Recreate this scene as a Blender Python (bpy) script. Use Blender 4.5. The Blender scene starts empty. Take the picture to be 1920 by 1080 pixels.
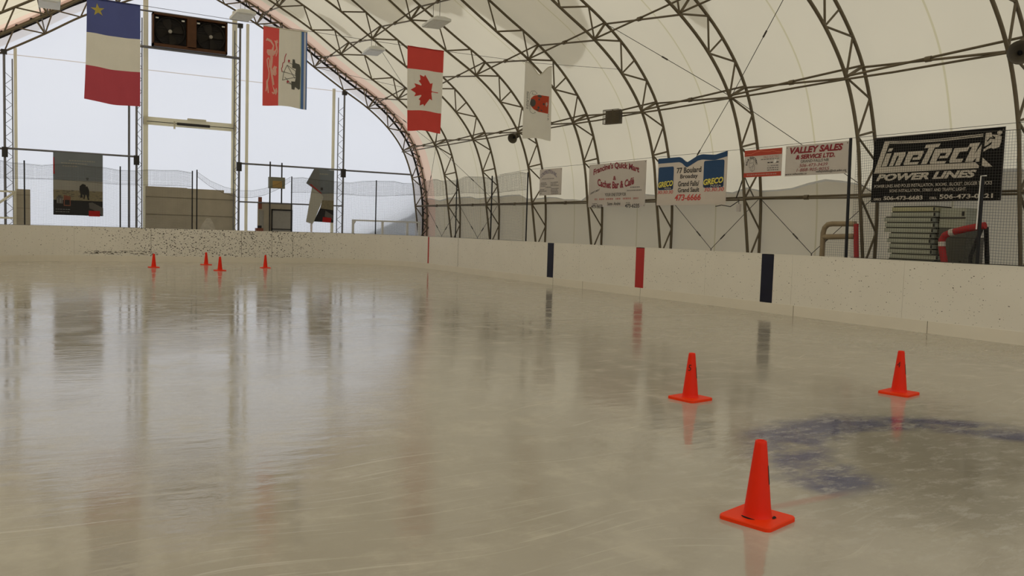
import bpy, bmesh, math, random
from mathutils import Vector, Matrix, noise as mnoise
from mathutils.geometry import tessellate_polygon
random.seed(7)
PI = math.pi
SC = bpy.context.scene
COL = SC.collection

# ------------------------------------------------------------------ camera
CAMROT = Matrix(((0.8640, 0.0073, -0.5034), (-0.5025, 0.0734, -0.8615), (0.0307, 0.9973, 0.0670)))
cam_d = bpy.data.cameras.new('camera'); cam = bpy.data.objects.new('camera', cam_d); COL.objects.link(cam)
cam_d.sensor_width = 36.0; cam_d.lens = 1599.0 / 1920.0 * 36.0
cam_d.clip_start = 0.05; cam_d.clip_end = 500
xa = Vector((CAMROT[0][0], CAMROT[1][0], CAMROT[2][0])).normalized()
za = Vector((CAMROT[0][2], CAMROT[1][2], CAMROT[2][2])); za = (za - xa * za.dot(xa)).normalized(); ya = za.cross(xa)
cam.matrix_world = Matrix(((xa.x, ya.x, za.x, 0), (xa.y, ya.y, za.y, 0), (xa.z, ya.z, za.z, 1.5), (0, 0, 0, 1)))
SC.camera = cam

# ------------------------------------------------------------------ world, exposure
SC.view_settings.view_transform = 'Standard'; SC.view_settings.look = 'None'
SC.view_settings.gamma = 1.0; SC.view_settings.use_curve_mapping = False
SC.view_settings.exposure = -0.22
W = bpy.data.worlds.new('overcast'); SC.world = W; W.use_nodes = True
wn = W.node_tree; bg = wn.nodes['Background']
tc = wn.nodes.new('ShaderNodeTexCoord'); sep = wn.nodes.new('ShaderNodeSeparateXYZ'); rp = wn.nodes.new('ShaderNodeValToRGB')
wn.links.new(tc.outputs['Generated'], sep.inputs[0]); wn.links.new(sep.outputs['Z'], rp.inputs[0])
rp.color_ramp.elements[0].position = 0.0; rp.color_ramp.elements[0].color = (0.94, 0.96, 1.0, 1)
rp.color_ramp.elements[1].position = 1.0; rp.color_ramp.elements[1].color = (0.80, 0.84, 0.92, 1)
wn.links.new(rp.outputs[0], bg.inputs[0]); bg.inputs[1].default_value = 1.12
sun_d = bpy.data.lights.new('fill_sun', 'SUN'); sun = bpy.data.objects.new('fill_sun', sun_d); COL.objects.link(sun)
sun_d.energy = 2.0; sun_d.angle = math.radians(35); sun_d.color = (1.0, .97, .92)
sun.rotation_euler = Vector((-.80, -.10, .60)).to_track_quat('Z', 'Y').to_euler()      # added fill sun, brightens the interior through the left slope
SC.cycles.max_bounces = 8; SC.cycles.diffuse_bounces = 4; SC.cycles.glossy_bounces = 3; SC.cycles.transmission_bounces = 5
SC.cycles.caustics_reflective = False; SC.cycles.caustics_refractive = False

# ------------------------------------------------------------------ materials
def new_mat(name):
    m = bpy.data.materials.new(name); m.use_nodes = True; return m
def N(m, t, **kw):
    n = m.node_tree.nodes.new(t)
    for k, v in kw.items(): setattr(n, k, v)
    return n
def Lk(m, a, b): m.node_tree.links.new(a, b)
def mathn(m, op, a, b=None, c=None):
    n = N(m, 'ShaderNodeMath', operation=op)
    for i, v in enumerate((a, b, c)):
        if v is None: continue
        if isinstance(v, (int, float)): n.inputs[i].default_value = v
        else: Lk(m, v, n.inputs[i])
    return n.outputs[0]
def mixc(m, f, a, b, mode='MIX'):
    n = N(m, 'ShaderNodeMix', data_type='RGBA', blend_type=mode)
    for i, v in ((0, f), (6, a), (7, b)):
        if isinstance(v, (int, float)): n.inputs[i].default_value = v
        elif isinstance(v, tuple): n.inputs[i].default_value = (*v, 1) if len(v) == 3 else v
        else: Lk(m, v, n.inputs[i])
    return n.outputs[2]
def noise(m, vec, scale, detail=3, rough=.5):
    n = N(m, 'ShaderNodeTexNoise'); n.inputs['Scale'].default_value = scale; n.inputs['Detail'].default_value = detail
    n.inputs['Roughness'].default_value = rough
    if vec is not None: Lk(m, vec, n.inputs['Vector'])
    return n.outputs['Fac']
def mapping(m, vec, rot=(0, 0, 0), scale=(1, 1, 1), loc=(0, 0, 0)):
    n = N(m, 'ShaderNodeMapping'); n.inputs['Rotation'].default_value = rot; n.inputs['Scale'].default_value = scale
    n.inputs['Location'].default_value = loc; Lk(m, vec, n.inputs['Vector']); return n.outputs[0]
def smooth(m, v, a, b):
    n = N(m, 'ShaderNodeMapRange', interpolation_type='SMOOTHSTEP'); Lk(m, v, n.inputs[0])
    n.inputs[1].default_value = a; n.inputs[2].default_value = b; return n.outputs[0]
def ocoord(m): return N(m, 'ShaderNodeTexCoord').outputs['Object']
def simple(name, col, rough=.6, metal=0.0, var=.12, scale=6.0, spec=.3):
    m = new_mat(name); b = m.node_tree.nodes['Principled BSDF']
    f = noise(m, ocoord(m), scale, 4)
    dark = tuple(c * (1 - var) for c in col); lite = tuple(min(1, c * (1 + var)) for c in col)
    Lk(m, mixc(m, f, dark, lite), b.inputs['Base Color'])
    b.inputs['Roughness'].default_value = rough; b.inputs['Metallic'].default_value = metal
    b.inputs['Specular IOR Level'].default_value = spec
    return m
def fabric(name, col, trans=.5, tcol=None, var=.05, scale=.6, weave=0.0, seam=None):
    """woven sheet: part of the light falls through it, part is scattered back"""
    m = new_mat(name); nt = m.node_tree; nt.nodes.remove(nt.nodes['Principled BSDF'])
    out = nt.nodes['Material Output']
    oc = ocoord(m); f = noise(m, oc, scale, 5)
    tcol = tcol or col
    def shade(c):
        r = mixc(m, f, tuple(x * (1 - var) for x in c), tuple(min(1, x * (1 + var)) for x in c))
        if weave:
            w = noise(m, mapping(m, oc, scale=(30, 30, 30)), 3, 2)
            r = mixc(m, weave, r, mixc(m, w, (.6, .6, .6), (1, 1, 1)), 'MULTIPLY')
        if seam:
            s = N(m, 'ShaderNodeSeparateXYZ'); Lk(m, oc, s.inputs[0])
            p = mathn(m, 'PINGPONG', mathn(m, 'SUBTRACT', s.outputs[1], seam[0]), seam[1] / 2)
            k = mathn(m, 'LESS_THAN', p, seam[2]); r = mixc(m, k, r, mixc(m, 1.0, r, seam[3], 'MULTIPLY'))
        return r
    d = N(m, 'ShaderNodeBsdfDiffuse'); t = N(m, 'ShaderNodeBsdfTranslucent'); mx = N(m, 'ShaderNodeMixShader')
    Lk(m, shade(col), d.inputs[0]); Lk(m, shade(tcol), t.inputs[0]); mx.inputs[0].default_value = trans
    Lk(m, d.outputs[0], mx.inputs[1]); Lk(m, t.outputs[0], mx.inputs[2]); Lk(m, mx.outputs[0], out.inputs[0])
    return m

M = {}
M['roof'] = fabric('roof_fabric', (.72, .65, .49), .55, (.88, .785, .575), seam=(35.77, 3.22, .022, (.84, .83, .70)))
M['gable'] = fabric('gable_fabric', (.80, .80, .80), .8, (.95, .955, .98), var=.012)
M['band'] = fabric('tan_band_fabric', (.60, .40, .29), .45, (.66, .42, .30))
M['band_pale'] = fabric('pale_pink_band_fabric', (.76, .56, .44), .55, (.97, .70, .52))
M['pinkish_white'] = fabric('pinkish_white_fabric', (.80, .76, .70), .8, (.97, .92, .87), var=.02)  # pinkish light on the far curtain's rim, put into the colour
M['snow'] = fabric('snow', (.86, .88, .92), .60, (.90, .91, .92), var=.03)
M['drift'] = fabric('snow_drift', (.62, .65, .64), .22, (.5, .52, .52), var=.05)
M['bank'] = fabric('snow_bank', (.80, .82, .86), .45, (.70, .70, .72), var=.05)
M['steel'] = simple('galvanised_tube', (.150, .120, .075), .55, .2, .2, 3)
M['steel_dark'] = simple('dark_steel', (.045, .042, .04), .5, .3)
M['column'] = simple('column_steel', (.19, .19, .20), .5, .4)
M['black'] = simple('black_paint', (.012, .012, .013), .5)
M['rope'] = simple('black_rope', (.02, .017, .015), .8)
M['cable'] = simple('steel_cable', (.10, .09, .075), .5, .5)
M['net'] = simple('net_cord', (.07, .066, .06), .8)
M['cream'] = fabric('cream_translucent', (.86, .82, .68), .5, (.90, .87, .74), .04, 2)  # translucency added to solid posts so curtain light brightens them
M['white'] = simple('white_paint', (.80, .79, .76), .5)
M['plywood'] = simple('weathered_plywood', (.44, .395, .31), .7, 0, .2, 2)
M['concrete'] = simple('concrete', (.28, .27, .25), .8)
M['snow_ground'] = simple('snow_ground', (.85, .87, .9), .7, 0, .03)
M['tan_wall'] = simple('near_wall_boards', (.60, .54, .43), .7)
M['lamp'] = simple('lamp_housing', (.80, .80, .76), .45)
M['wood_brown'] = simple('varnished_wood', (.085, .034, .012), .5, 0, .4, 5)
M['fan_dark'] = simple('fan_housing', (.020, .016, .014), .5, 0, .3)
M['fan_hub'] = simple('fan_hub_grey', (.36, .34, .31), .5)
M['fan_blade'] = simple('fan_blade', (.022, .018, .015), .6, .2)
M['orange'] = simple('orange_cone_plastic', (.80, .022, .002), .5, 0, .06, 9, .2)
M['orange_base'] = simple('orange_cone_base', (.88, .045, .004), .5, 0, .06, 9, .2)
M['slot'] = simple('black_slot', (.01, .008, .008), .8)
M['red_pad'] = simple('red_padding', (.40, .022, .025), .55)
M['tan_pad'] = simple('tan_padding', (.30, .235, .15), .75, 0, .25, 8)
M['plank'] = simple('grey_green_plank', (.38, .39, .31), .6, 0, .15, 3)
M['crate_dark'] = simple('dark_grey_crate', (.10, .10, .08), .7)
M['plank_y'] = simple('yellowed_plank', (.44, .42, .25), .6, 0, .15, 3)
M['seam'] = simple('seam_gap', (.16, .14, .10), .8)
M['stripe_blue'] = simple('dark_blue_stripe', (.004, .005, .022), .4)
M['stripe_red'] = simple('red_stripe', (.46, .025, .022), .4)
M['frost'] = simple('thin_frost', (.56, .52, .44), .8, 0, .3, 9)
M['door_grey'] = simple('grey_door', (.33, .32, .29), .6)
M['box_green'] = simple('grey_green_box', (.21, .21, .16), .6)
M['box_amber'] = simple('amber_panel', (.40, .26, .09), .6)
M['wood_red'] = simple('red_brown_wood', (.22, .075, .045), .6)
M['horn'] = simple('horn_grey_brown', (.10, .085, .06), .5)
# flag cloth and print
def cloth(n, c, t=.56): return fabric(n, c, t, tuple(min(1, x * 1.05) for x in c), .06, 3, .15)
M['f_blue'] = cloth('flag_blue', (.105, .125, .32)); M['f_white'] = cloth('flag_white', (.80, .77, .68))
M['f_red'] = cloth('flag_red', (.50, .085, .11)); M['f_scarlet'] = cloth('flag_scarlet', (.66, .085, .07))
M['f_rose'] = cloth('flag_rose_red', (.76, .115, .105)); M['f_yellow'] = cloth('flag_yellow', (.92, .74, .16))
M['f_gold'] = cloth('flag_pale_gold', (.93, .84, .70)); M['f_ship'] = cloth('flag_dark_print', (.13, .13, .115), .3)
M['f_midblue'] = cloth('flag_mid_blue', (.10, .19, .42)); M['f_pale'] = cloth('flag_pale_grey', (.62, .62, .66))
M['f_shield'] = cloth('flag_shield_red', (.60, .11, .06)); M['f_green'] = cloth('flag_pale_green', (.5, .58, .42))
# banners
M['b_white'] = fabric('banner_white', (.80, .745, .70), .42, (.88, .82, .76), .04, 4)
M['b_grey'] = fabric('banner_pale_grey', (.74, .70, .67), .40, (.80, .75, .71), .04, 4)
M['b_back'] = fabric('banner_back', (.62, .60, .52), .3, (.5, .47, .4), .05, 2)
M['b_black'] = simple('banner_black', (.005, .0045, .005), .6, spec=.12)
def ink(n, c): return simple(n, c, .55, 0, .06, 20)
M['ink_black'] = ink('ink_black', (.025, .022, .022)); M['ink_maroon'] = ink('ink_maroon', (.26, .02, .03))
M['ink_red'] = ink('ink_red', (.60, .06, .05)); M['ink_white'] = ink('ink_white', (.58, .53, .46))
M['ink_blue'] = ink('ink_blue', (.014, .06, .16)); M['ink_yellow'] = ink('ink_yellow', (.80, .70, .12))
M['ink_grey'] = ink('ink_grey', (.22, .20, .19)); M['ink_violet'] = ink('ink_violet', (.22, .19, .26))
M['ink_rust'] = ink('ink_rust', (.48, .06, .03)); M['ink_pale_red'] = ink('ink_pale_red', (.50, .25, .22))
M['ink_flame'] = ink('ink_flame', (.72, .22, .12)); M['ink_navy'] = ink('ink_navy', (.008, .02, .06))
M['p_sky'] = fabric('poster_sky', (.26, .285, .30), .30, None, .1, 1.5); M['p_haze'] = fabric('poster_haze', (.42, .40, .35), .30, None, .1, 3)
M['p_marsh'] = fabric('poster_marsh', (.30, .26, .17), .25, None, .45, 14); M['p_dark'] = simple('poster_dark', (.012, .011, .011), .5)
M['p_bank'] = simple('poster_bank', (.11, .10, .09), .5); M['p_line'] = simple('poster_print', (.2, .2, .2), .5)
M['p_red'] = fabric('poster_red', (.55, .03, .03), .2)
M['p_flap'] = fabric('poster_flap', (.26, .265, .265), .30, None, .06, 2)

def board_mat():
    m = new_mat('dasher_plastic'); b = m.node_tree.nodes['Principled BSDF']; oc = ocoord(m)
    base = mixc(m, noise(m, oc, 1.2, 5), (.77, .735, .66), (.87, .835, .76))
    s = N(m, 'ShaderNodeSeparateXYZ'); Lk(m, oc, s.inputs[0]); X, Y, Z = s.outputs
    # puck marks: random small blots, thicker at the far end and low down
    far = smooth(m, Y, 28.5, 31.5); mid = mathn(m, 'SUBTRACT', 1.0, smooth(m, mathn(m, 'ABSOLUTE', mathn(m, 'SUBTRACT', X, 6.6)), 1.6, 5.5))
    dens = mathn(m, 'ADD', .40, mathn(m, 'MULTIPLY', far, mathn(m, 'ADD', .10, mathn(m, 'MULTIPLY', mid, .75))))
    low = mathn(m, 'SUBTRACT', 1.0, smooth(m, Z, .25, .85))
    dens = mathn(m, 'ADD', dens, mathn(m, 'MULTIPLY', low, .16))
    tot = None
    for sc, rad, w in ((13.0, .24, .85), (24.0, .25, 1.0)):
        v = N(m, 'ShaderNodeTexVoronoi'); v.inputs['Scale'].default_value = sc
        wob = N(m, 'ShaderNodeTexNoise'); wob.inputs['Scale'].default_value = 40; Lk(m, oc, wob.inputs['Vector'])
        vv = N(m, 'ShaderNodeVectorMath', operation='MULTIPLY_ADD'); Lk(m, wob.outputs['Color'], vv.inputs[0]); vv.inputs[1].default_value = (.05, .05, .03)
        Lk(m, mapping(m, oc, scale=(1, 1, 1.35)), vv.inputs[2]); Lk(m, vv.outputs[0], v.inputs['Vector'])
        sc_ = N(m, 'ShaderNodeSeparateColor'); Lk(m, v.outputs['Color'], sc_.inputs[0])
        sel = mathn(m, 'GREATER_THAN', mathn(m, 'MULTIPLY', dens, w), sc_.outputs[0])
        r = mathn(m, 'MULTIPLY', sc_.outputs[1], rad); r = mathn(m, 'ADD', mathn(m, 'MULTIPLY', r, sc_.outputs[2]), mathn(m, 'MULTIPLY', far, mathn(m, 'MULTIPLY', mid, .16)))
        r = mathn(m, 'ADD', r, .035)
        dot = mathn(m, 'MULTIPLY', sel, mathn(m, 'LESS_THAN', v.outputs['Distance'], r))
        dot = mathn(m, 'MULTIPLY', dot, mathn(m, 'ADD', .5, mathn(m, 'MULTIPLY', sc_.outputs[1], .5)))
        tot = dot if tot is None else mathn(m, 'MAXIMUM', tot, dot)
    # battered patches at the foot of the end boards
    pz = mathn(m, 'SUBTRACT', 1.0, smooth(m, mathn(m, 'ABSOLUTE', mathn(m, 'SUBTRACT', Z, .32)), .03, .09))
    px = mathn(m, 'SUBTRACT', 1.0, smooth(m, mathn(m, 'ABSOLUTE', mathn(m, 'SUBTRACT', X, 3.1)), .6, 1.5))
    pn = mathn(m, 'GREATER_THAN', noise(m, mapping(m, oc, scale=(5, 5, 14)), 1.6, 4, .7), .53)
    tot = mathn(m, 'MAXIMUM', tot, mathn(m, 'MULTIPLY', pn, mathn(m, 'MULTIPLY', far, mathn(m, 'MULTIPLY', px, pz))))
    Lk(m, mixc(m, tot, base, (.045, .035, .022)), b.inputs['Base Color'])
    b.inputs['Roughness'].default_value = .45; b.inputs['Specular IOR Level'].default_value = .3
    return m
M['board'] = board_mat()
M['kick'] = simple('kick_plate_plastic', (.80, .75, .65), .45, 0, .06, 2)

def ice_mat():
    m = new_mat('ice'); b = m.node_tree.nodes['Principled BSDF']; oc = ocoord(m)
    s = N(m, 'ShaderNodeSeparateXYZ'); Lk(m, oc, s.inputs[0]); X, Y, Z = s.outputs
    n1 = noise(m, oc, .35, 6, .6); n2 = noise(m, oc, 2.2, 6, .65)
    base = mixc(m, n1, (.325, .295, .240), (.48, .45, .39))
    base = mixc(m, mathn(m, 'MULTIPLY', smooth(m, n2, .45, .75), .45), base, (.62, .58, .49))
    # skate cuts: stretched noise ridges in several directions
    cuts = None
    for a, sx, sy, th, w in ((.35, .45, 14, .640, .34), (-.5, .5, 17, .645, .34), (1.25, .5, 15, .65, .26), (2.3, .6, 20, .65, .26), (.12, .8, 26, .62, .22)):
        wob = N(m, 'ShaderNodeTexNoise'); wob.inputs['Scale'].default_value = .25; Lk(m, oc, wob.inputs['Vector'])
        vv = N(m, 'ShaderNodeVectorMath', operation='MULTIPLY_ADD'); Lk(m, wob.outputs['Color'], vv.inputs[0]); vv.inputs[1].default_value = (2.5, 2.5, 0); Lk(m, oc, vv.inputs[2])
        f = noise(m, mapping(m, vv.outputs[0], rot=(0, 0, a), scale=(sx, sy, 1)), 1.0, 3, .55)
        c = mathn(m, 'MULTIPLY', smooth(m, f, th, th + .07), w)
        cuts = c if cuts is None else mathn(m, 'MAXIMUM', cuts, c)
    base = mixc(m, cuts, base, (.70, .66, .58))
    # worn painted goal crease and goal line
    cx, cy = 5.71, 3.29
    dx = mathn(m, 'SUBTRACT', X, cx); dy = mathn(m, 'SUBTRACT', Y, cy)
    wb = mathn(m, 'MULTIPLY', mathn(m, 'SUBTRACT', noise(m, oc, 2.0, 3), .5), .35)
    r = mathn(m, 'ADD', mathn(m, 'SQRT', mathn(m, 'ADD', mathn(m, 'MULTIPLY', dx, dx), mathn(m, 'MULTIPLY', dy, dy))), wb)
    ring = mathn(m, 'MULTIPLY', smooth(m, r, .90, 1.15), mathn(m, 'SUBTRACT', 1.0, smooth(m, r, 1.42, 1.72)))
    inside = mathn(m, 'SUBTRACT', 1.0, smooth(m, r, 1.1, 2.2))
    front = smooth(m, dy, -.15, .15)
    wear = smooth(m, noise(m, mapping(m, oc, scale=(1, 1.6, 1)), 1.3, 5, .7), .33, .60)
    base = mixc(m, mathn(m, 'MULTIPLY', inside, .6), base, (.235, .215, .165))
    base = mixc(m, mathn(m, 'MULTIPLY', mathn(m, 'MULTIPLY', ring, front), mathn(m, 'MULTIPLY', wear, .95)), base, (.055, .06, .15))
    frost = smooth(m, noise(m, mapping(m, oc, rot=(0, 0, .1), scale=(1.6, 3.5, 1)), 2.4, 7, .78), .50, .62)
    base = mixc(m, mathn(m, 'MULTIPLY', frost, mathn(m, 'MULTIPLY', mathn(m, 'SUBTRACT', 1.0, smooth(m, r, 1.4, 2.8)), .42)), base, (.56, .54, .50))
    gl = mathn(m, 'MULTIPLY', mathn(m, 'SUBTRACT', 1.0, smooth(m, mathn(m, 'ABSOLUTE', dy), .01, .06)), mathn(m, 'MULTIPLY', mathn(m, 'MULTIPLY', smooth(m, X, 3.3, 3.7), mathn(m, 'SUBTRACT', 1.0, smooth(m, X, 4.0, 4.4))), .4))
    base = mixc(m, gl, base, (.36, .10, .075))
    for yl, wl, c, k in ((12.1, .04, (.16, .15, .13), .5), (16.42, .12, (.30, .22, .18), .22), (20.45, .12, (.22, .22, .22), .22), (28.77, .04, (.32, .2, .17), .3)):
        e = mathn(m, 'SUBTRACT', 1.0, smooth(m, mathn(m, 'ABSOLUTE', mathn(m, 'SUBTRACT', Y, yl)), wl * .5, wl))
        base = mixc(m, mathn(m, 'MULTIPLY', e, k), base, c)
    Lk(m, base, b.inputs['Base Color'])
    b.inputs['IOR'].default_value = 1.40; b.inputs['Specular IOR Level'].default_value = .5
    ro = mathn(m, 'ADD', .075, mathn(m, 'MULTIPLY', smooth(m, n2, .45, .75), .13))
    ro = mathn(m, 'ADD', ro, mathn(m, 'MULTIPLY', cuts, .35))
    Lk(m, ro, b.inputs['Roughness'])
    bp = N(m, 'ShaderNodeBump'); bp.inputs['Strength'].default_value = .11; bp.inputs['Distance'].default_value = .02
    fine = noise(m, mapping(m, oc, rot=(0, 0, .2), scale=(5, 16, 1)), 2.0, 5, .7)
    patch = smooth(m, noise(m, oc, .5, 3), .42, .62)
    hgt = mathn(m, 'ADD', mathn(m, 'MULTIPLY', mathn(m, 'MULTIPLY', fine, patch), .45), mathn(m, 'ADD', mathn(m, 'MULTIPLY', noise(m, mapping(m, oc, rot=(0, 0, .35), scale=(2.2, 6, 1)), 1.5, 4, .55), 1.0), mathn(m, 'MULTIPLY', cuts, .25)))
    Lk(m, hgt, bp.inputs['Height']); Lk(m, bp.outputs[0], b.inputs['Normal'])
    return m
M['ice'] = ice_mat()

# ------------------------------------------------------------------ geometry helpers
class G:
    """collects simple solids and builds them as ONE mesh object"""
    def __init__(s): s.v = []; s.f = []; s.sm = []; s.mi = []
    def add(s, vs, fs, smooth=False, mi=0):
        o = len(s.v); s.v += [tuple(v) for v in vs]
        for f in fs: s.f.append([i + o for i in f]); s.sm.append(smooth); s.mi.append(mi)
        return s
    def box(s, x0, x1, y0, y1, z0, z1, mi=0):
        vs = [(x, y, z) for z in (z0, z1) for y in (y0, y1) for x in (x0, x1)]
        return s.add(vs, [(0, 2, 3, 1), (4, 5, 7, 6), (0, 1, 5, 4), (2, 6, 7, 3), (0, 4, 6, 2), (1, 3, 7, 5)], False, mi)
    def tube(s, pts, r, n=8, closed=False, mi=0, caps=True):
        pts = [Vector(p) for p in pts]; L = len(pts); rings = []
        up = None
        for i, p in enumerate(pts):
            a = pts[i - 1] if (i > 0 or closed) else p; b = pts[(i + 1) % L] if (i < L - 1 or closed) else p
            t = (b - a).normalized()
            if up is None or abs(up.dot(t)) > .98:
                up = Vector((0, 0, 1)) if abs(t.z) < .9 else Vector((1, 0, 0))
            u = (up - t * up.dot(t)).normalized(); w = t.cross(u); up = u
            rr = r[i] if isinstance(r, (list, tuple)) else r
            rings.append([p + (u * math.cos(2 * PI * k / n) + w * math.sin(2 * PI * k / n)) * rr for k in range(n)])
        vs = [v for rg in rings for v in rg]; fs = []
        for i in range(L if closed else L - 1):
            j = (i + 1) % L
            for k in range(n): fs.append((i * n + k, i * n + (k + 1) % n, j * n + (k + 1) % n, j * n + k))
        s.add(vs, fs, n > 4, mi)
        if caps and not closed:
            s.add(rings[0], [tuple(range(n))[::-1]], False, mi); s.add(rings[-1], [tuple(range(n))], False, mi)
        return s
    def lathe(s, prof, n=24, c=(0, 0, 0), mi=0, smooth=True):
        vs = [(c[0] + r * math.cos(2 * PI * k / n), c[1] + r * math.sin(2 * PI * k / n), c[2] + z) for r, z in prof for k in range(n)]
        fs = [(i * n + k, i * n + (k + 1) % n, (i + 1) * n + (k + 1) % n, (i + 1) * n + k) for i in range(len(prof) - 1) for k in range(n)]
        return s.add(vs, fs, smooth, mi)
    def poly(s, pts, z=0.0, th=0.0, mi=0):
        """flat outline in the local x-y plane, thickness th behind it"""
        p = [Vector((a, b, 0)) for a, b in pts]; tri = tessellate_polygon([p])
        n = len(pts); vs = [(a, b, z) for a, b in pts]; fs = [tuple(t) for t in tri]
        if th:
            vs += [(a, b, z - th) for a, b in pts]; fs += [tuple(i + n for i in t[::-1]) for t in tri]
            fs += [(i, (i + 1) % n, (i + 1) % n + n, i + n) for i in range(n)]
        return s.add(vs, fs, False, mi)
    def stroke(s, pts, w, z=0.0, mi=0):
        """a painted line of width w in the local x-y plane"""
        for (a, b), (c, d) in zip(pts, pts[1:]):
            L = math.hypot(c - a, d - b) or 1; nx, ny = -(d - b) / L * w / 2, (c - a) / L * w / 2
            s.add([(a + nx, b + ny, z), (a - nx, b - ny, z), (c - nx, d - ny, z), (c + nx, d + ny, z)], [(0, 1, 2, 3)], False, mi)
        return s
    def disc(s, x, y, rx, ry=None, z=0.0, n=20, mi=0):
        ry = ry or rx
        return s.poly([(x + rx * math.cos(2 * PI * k / n), y + ry * math.sin(2 * PI * k / n)) for k in range(n)], z, 0, mi)
    def warp(s, fn): s.v = [tuple(fn(*v)) for v in s.v]; return s
    def refine(s, cuts=2, maxlen=None):
        bm = bmesh.new(); vs = [bm.verts.new(v) for v in s.v]
        for f in s.f:
            try: bm.faces.new([vs[i] for i in f])
            except ValueError: pass
        bmesh.ops.remove_doubles(bm, verts=bm.verts[:], dist=1e-6); bmesh.ops.triangulate(bm, faces=bm.faces[:])
        for _ in range(6):
            es = [e for e in bm.edges if e.calc_length() > (maxlen or .06)]
            if not es: break
            bmesh.ops.subdivide_edges(bm, edges=es, cuts=1); bmesh.ops.triangulate(bm, faces=bm.faces[:])
        bm.verts.index_update(); s.v = [tuple(v.co) for v in bm.verts]; s.f = [[v.index for v in f.verts] for f in bm.faces]
        s.sm = [True] * len(s.f); s.mi = [0] * len(s.f); bm.free(); return s
    def build(s, name, mat, parent=None):
        me = bpy.data.meshes.new(name); me.from_pydata(s.v, [], s.f)
        me.polygons.foreach_set('use_smooth', s.sm)
        for mm in (mat if isinstance(mat, (list, tuple)) else [mat]): me.materials.append(M[mm] if isinstance(mm, str) else mm)
        me.polygons.foreach_set('material_index', s.mi); me.update()
        o = bpy.data.objects.new(name, me); COL.objects.link(o)
        if parent is not None: o.parent = parent
        return o
def tag(o, label=None, cat=None, group=None, kind=None):
    if label: o['label'] = label
    if cat: o['category'] = cat
    if group: o['group'] = group
    if kind: o['kind'] = kind
    return o
def thing(name, label, cat, loc=(0, 0, 0), rot=None, group=None, kind=None):
    o = bpy.data.objects.new(name, None); COL.objects.link(o); o.empty_display_size = .2
    o.matrix_world = Matrix.Translation(loc) @ (rot.to_4x4() if rot else Matrix.Identity(4))
    return tag(o, label, cat, group, kind)
def struct(g, name, mat, label=None, parent=None):
    o = g.build(name, mat, parent)
    if parent is None: tag(o, label, None, None, 'structure')
    return o
def copy_tree(o, parent=None):
    c = o.copy(); COL.objects.link(c)
    if parent is not None: c.parent = parent
    for ch in list(o.children): copy_tree(ch, c)
    return c
FACE_W = Matrix(((0, 0, -1), (-1, 0, 0), (0, 1, 0)))      # hangs on the right side, faces the rink
FACE_S = Matrix(((1, 0, 0), (0, 0, -1), (0, 1, 0)))       # hangs across the rink, faces the near end
def text(parent, s, x0, x1, y0, y1, mat, z=.006, bold=0.0, shear=0.0, warp=None, name='lettering', rot=0):
    cu = bpy.data.curves.new('t', 'FONT'); cu.body = s; cu.size = 1.0; cu.offset = bold; cu.shear = shear; cu.resolution_u = 3
    ob = bpy.data.objects.new('t', cu); me = bpy.data.meshes.new_from_object(ob)
    bpy.data.objects.remove(ob); bpy.data.curves.remove(cu)
    co = [v.co.copy() for v in me.vertices]
    if rot: co = [Vector((math.cos(rot) * c.x - math.sin(rot) * c.y, math.sin(rot) * c.x + math.cos(rot) * c.y, 0)) for c in co]
    ax, bx = min(c.x for c in co), max(c.x for c in co); ay, by = min(c.y for c in co), max(c.y for c in co)
    for v, c in zip(me.vertices, co):
        x = x0 + (c.x - ax) / (bx - ax) * (x1 - x0); y = y0 + (c.y - ay) / (by - ay) * (y1 - y0)
        v.co = warp(x, y, z) if warp else (x, y, z)
    me.name = name; me.materials.clear(); me.materials.append(M[mat]); me.update()
    o = bpy.data.objects.new(name, me); COL.objects.link(o); o.parent = parent
    return o

# ------------------------------------------------------------------ the arch profile
XC = 5.71
INNER = [(0, 10.17), (1.25, 9.74), (2.45, 9.17), (3.65, 8.53), (4.75, 7.80), (5.97, 7.04), (7.04, 6.40), (7.95, 5.66), (8.65, 4.76), (9.09, 3.63), (9.28, 2.42), (9.50, .95), (9.62, 0.0)]
def nrm(i):
    a = Vector(INNER[max(0, i - 1)]); b = Vector(INNER[min(len(INNER) - 1, i + 1)])
    if i == 0: return Vector((0, 1))
    t = (b - a).normalized(); return Vector((-t.y, t.x))
DEPTH = [.56] * 9 + [.53, .54, .36, .22]
OUT = []                                   # strut nodes on the outer chord
for i, p in enumerate(INNER):
    q = Vector(p) + nrm(i) * DEPTH[i]; OUT.append((q.x, q.y))
OUT[10] = (9.82, 2.47); OUT[11] = (9.85, .95); OUT[12] = (9.85, 0.0)
def catmull(P, n=6, mirror_first=True):
    pts = [Vector(p) for p in P]; r = []
    for i in range(len(pts) - 1):
        p1, p2 = pts[i], pts[i + 1]
        p0 = pts[i - 1] if i else Vector((-pts[1].x, pts[1].y)); p3 = pts[i + 2] if i + 2 < len(pts) else p2 * 2 - p1
        for k in range(n):
            t = k / n
            r.append(.5 * ((2 * p1) + (p2 - p0) * t + (2 * p0 - 5 * p1 + 4 * p2 - p3) * t * t + (3 * p1 - p0 - 3 * p2 + p3) * t ** 3))
    r.append(pts[-1]); return r
NS = 6
INC, OUC = catmull(INNER, NS), catmull(OUT, NS)
MIDO = [OUC[i * NS + NS // 2] for i in range(len(OUT) - 1)]
SKIN = [Vector((p.x, p.y)) + Vector((.075, .075 if p.y > 3 else .02)) * (1 if p.x > .3 else 0) + (Vector((0, .10)) if p.x <= .3 else Vector((0, 0))) for p in OUC]
def full(C): return [(XC - p.x, p.y) for p in reversed(C[1:])] + [(XC + p.x, p.y) for p in C]
def TY(k): return 34.16 - 3.22 * (k - 1)
GY = 34.66                                   # plane of the far end curtain
NT = 11

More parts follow.
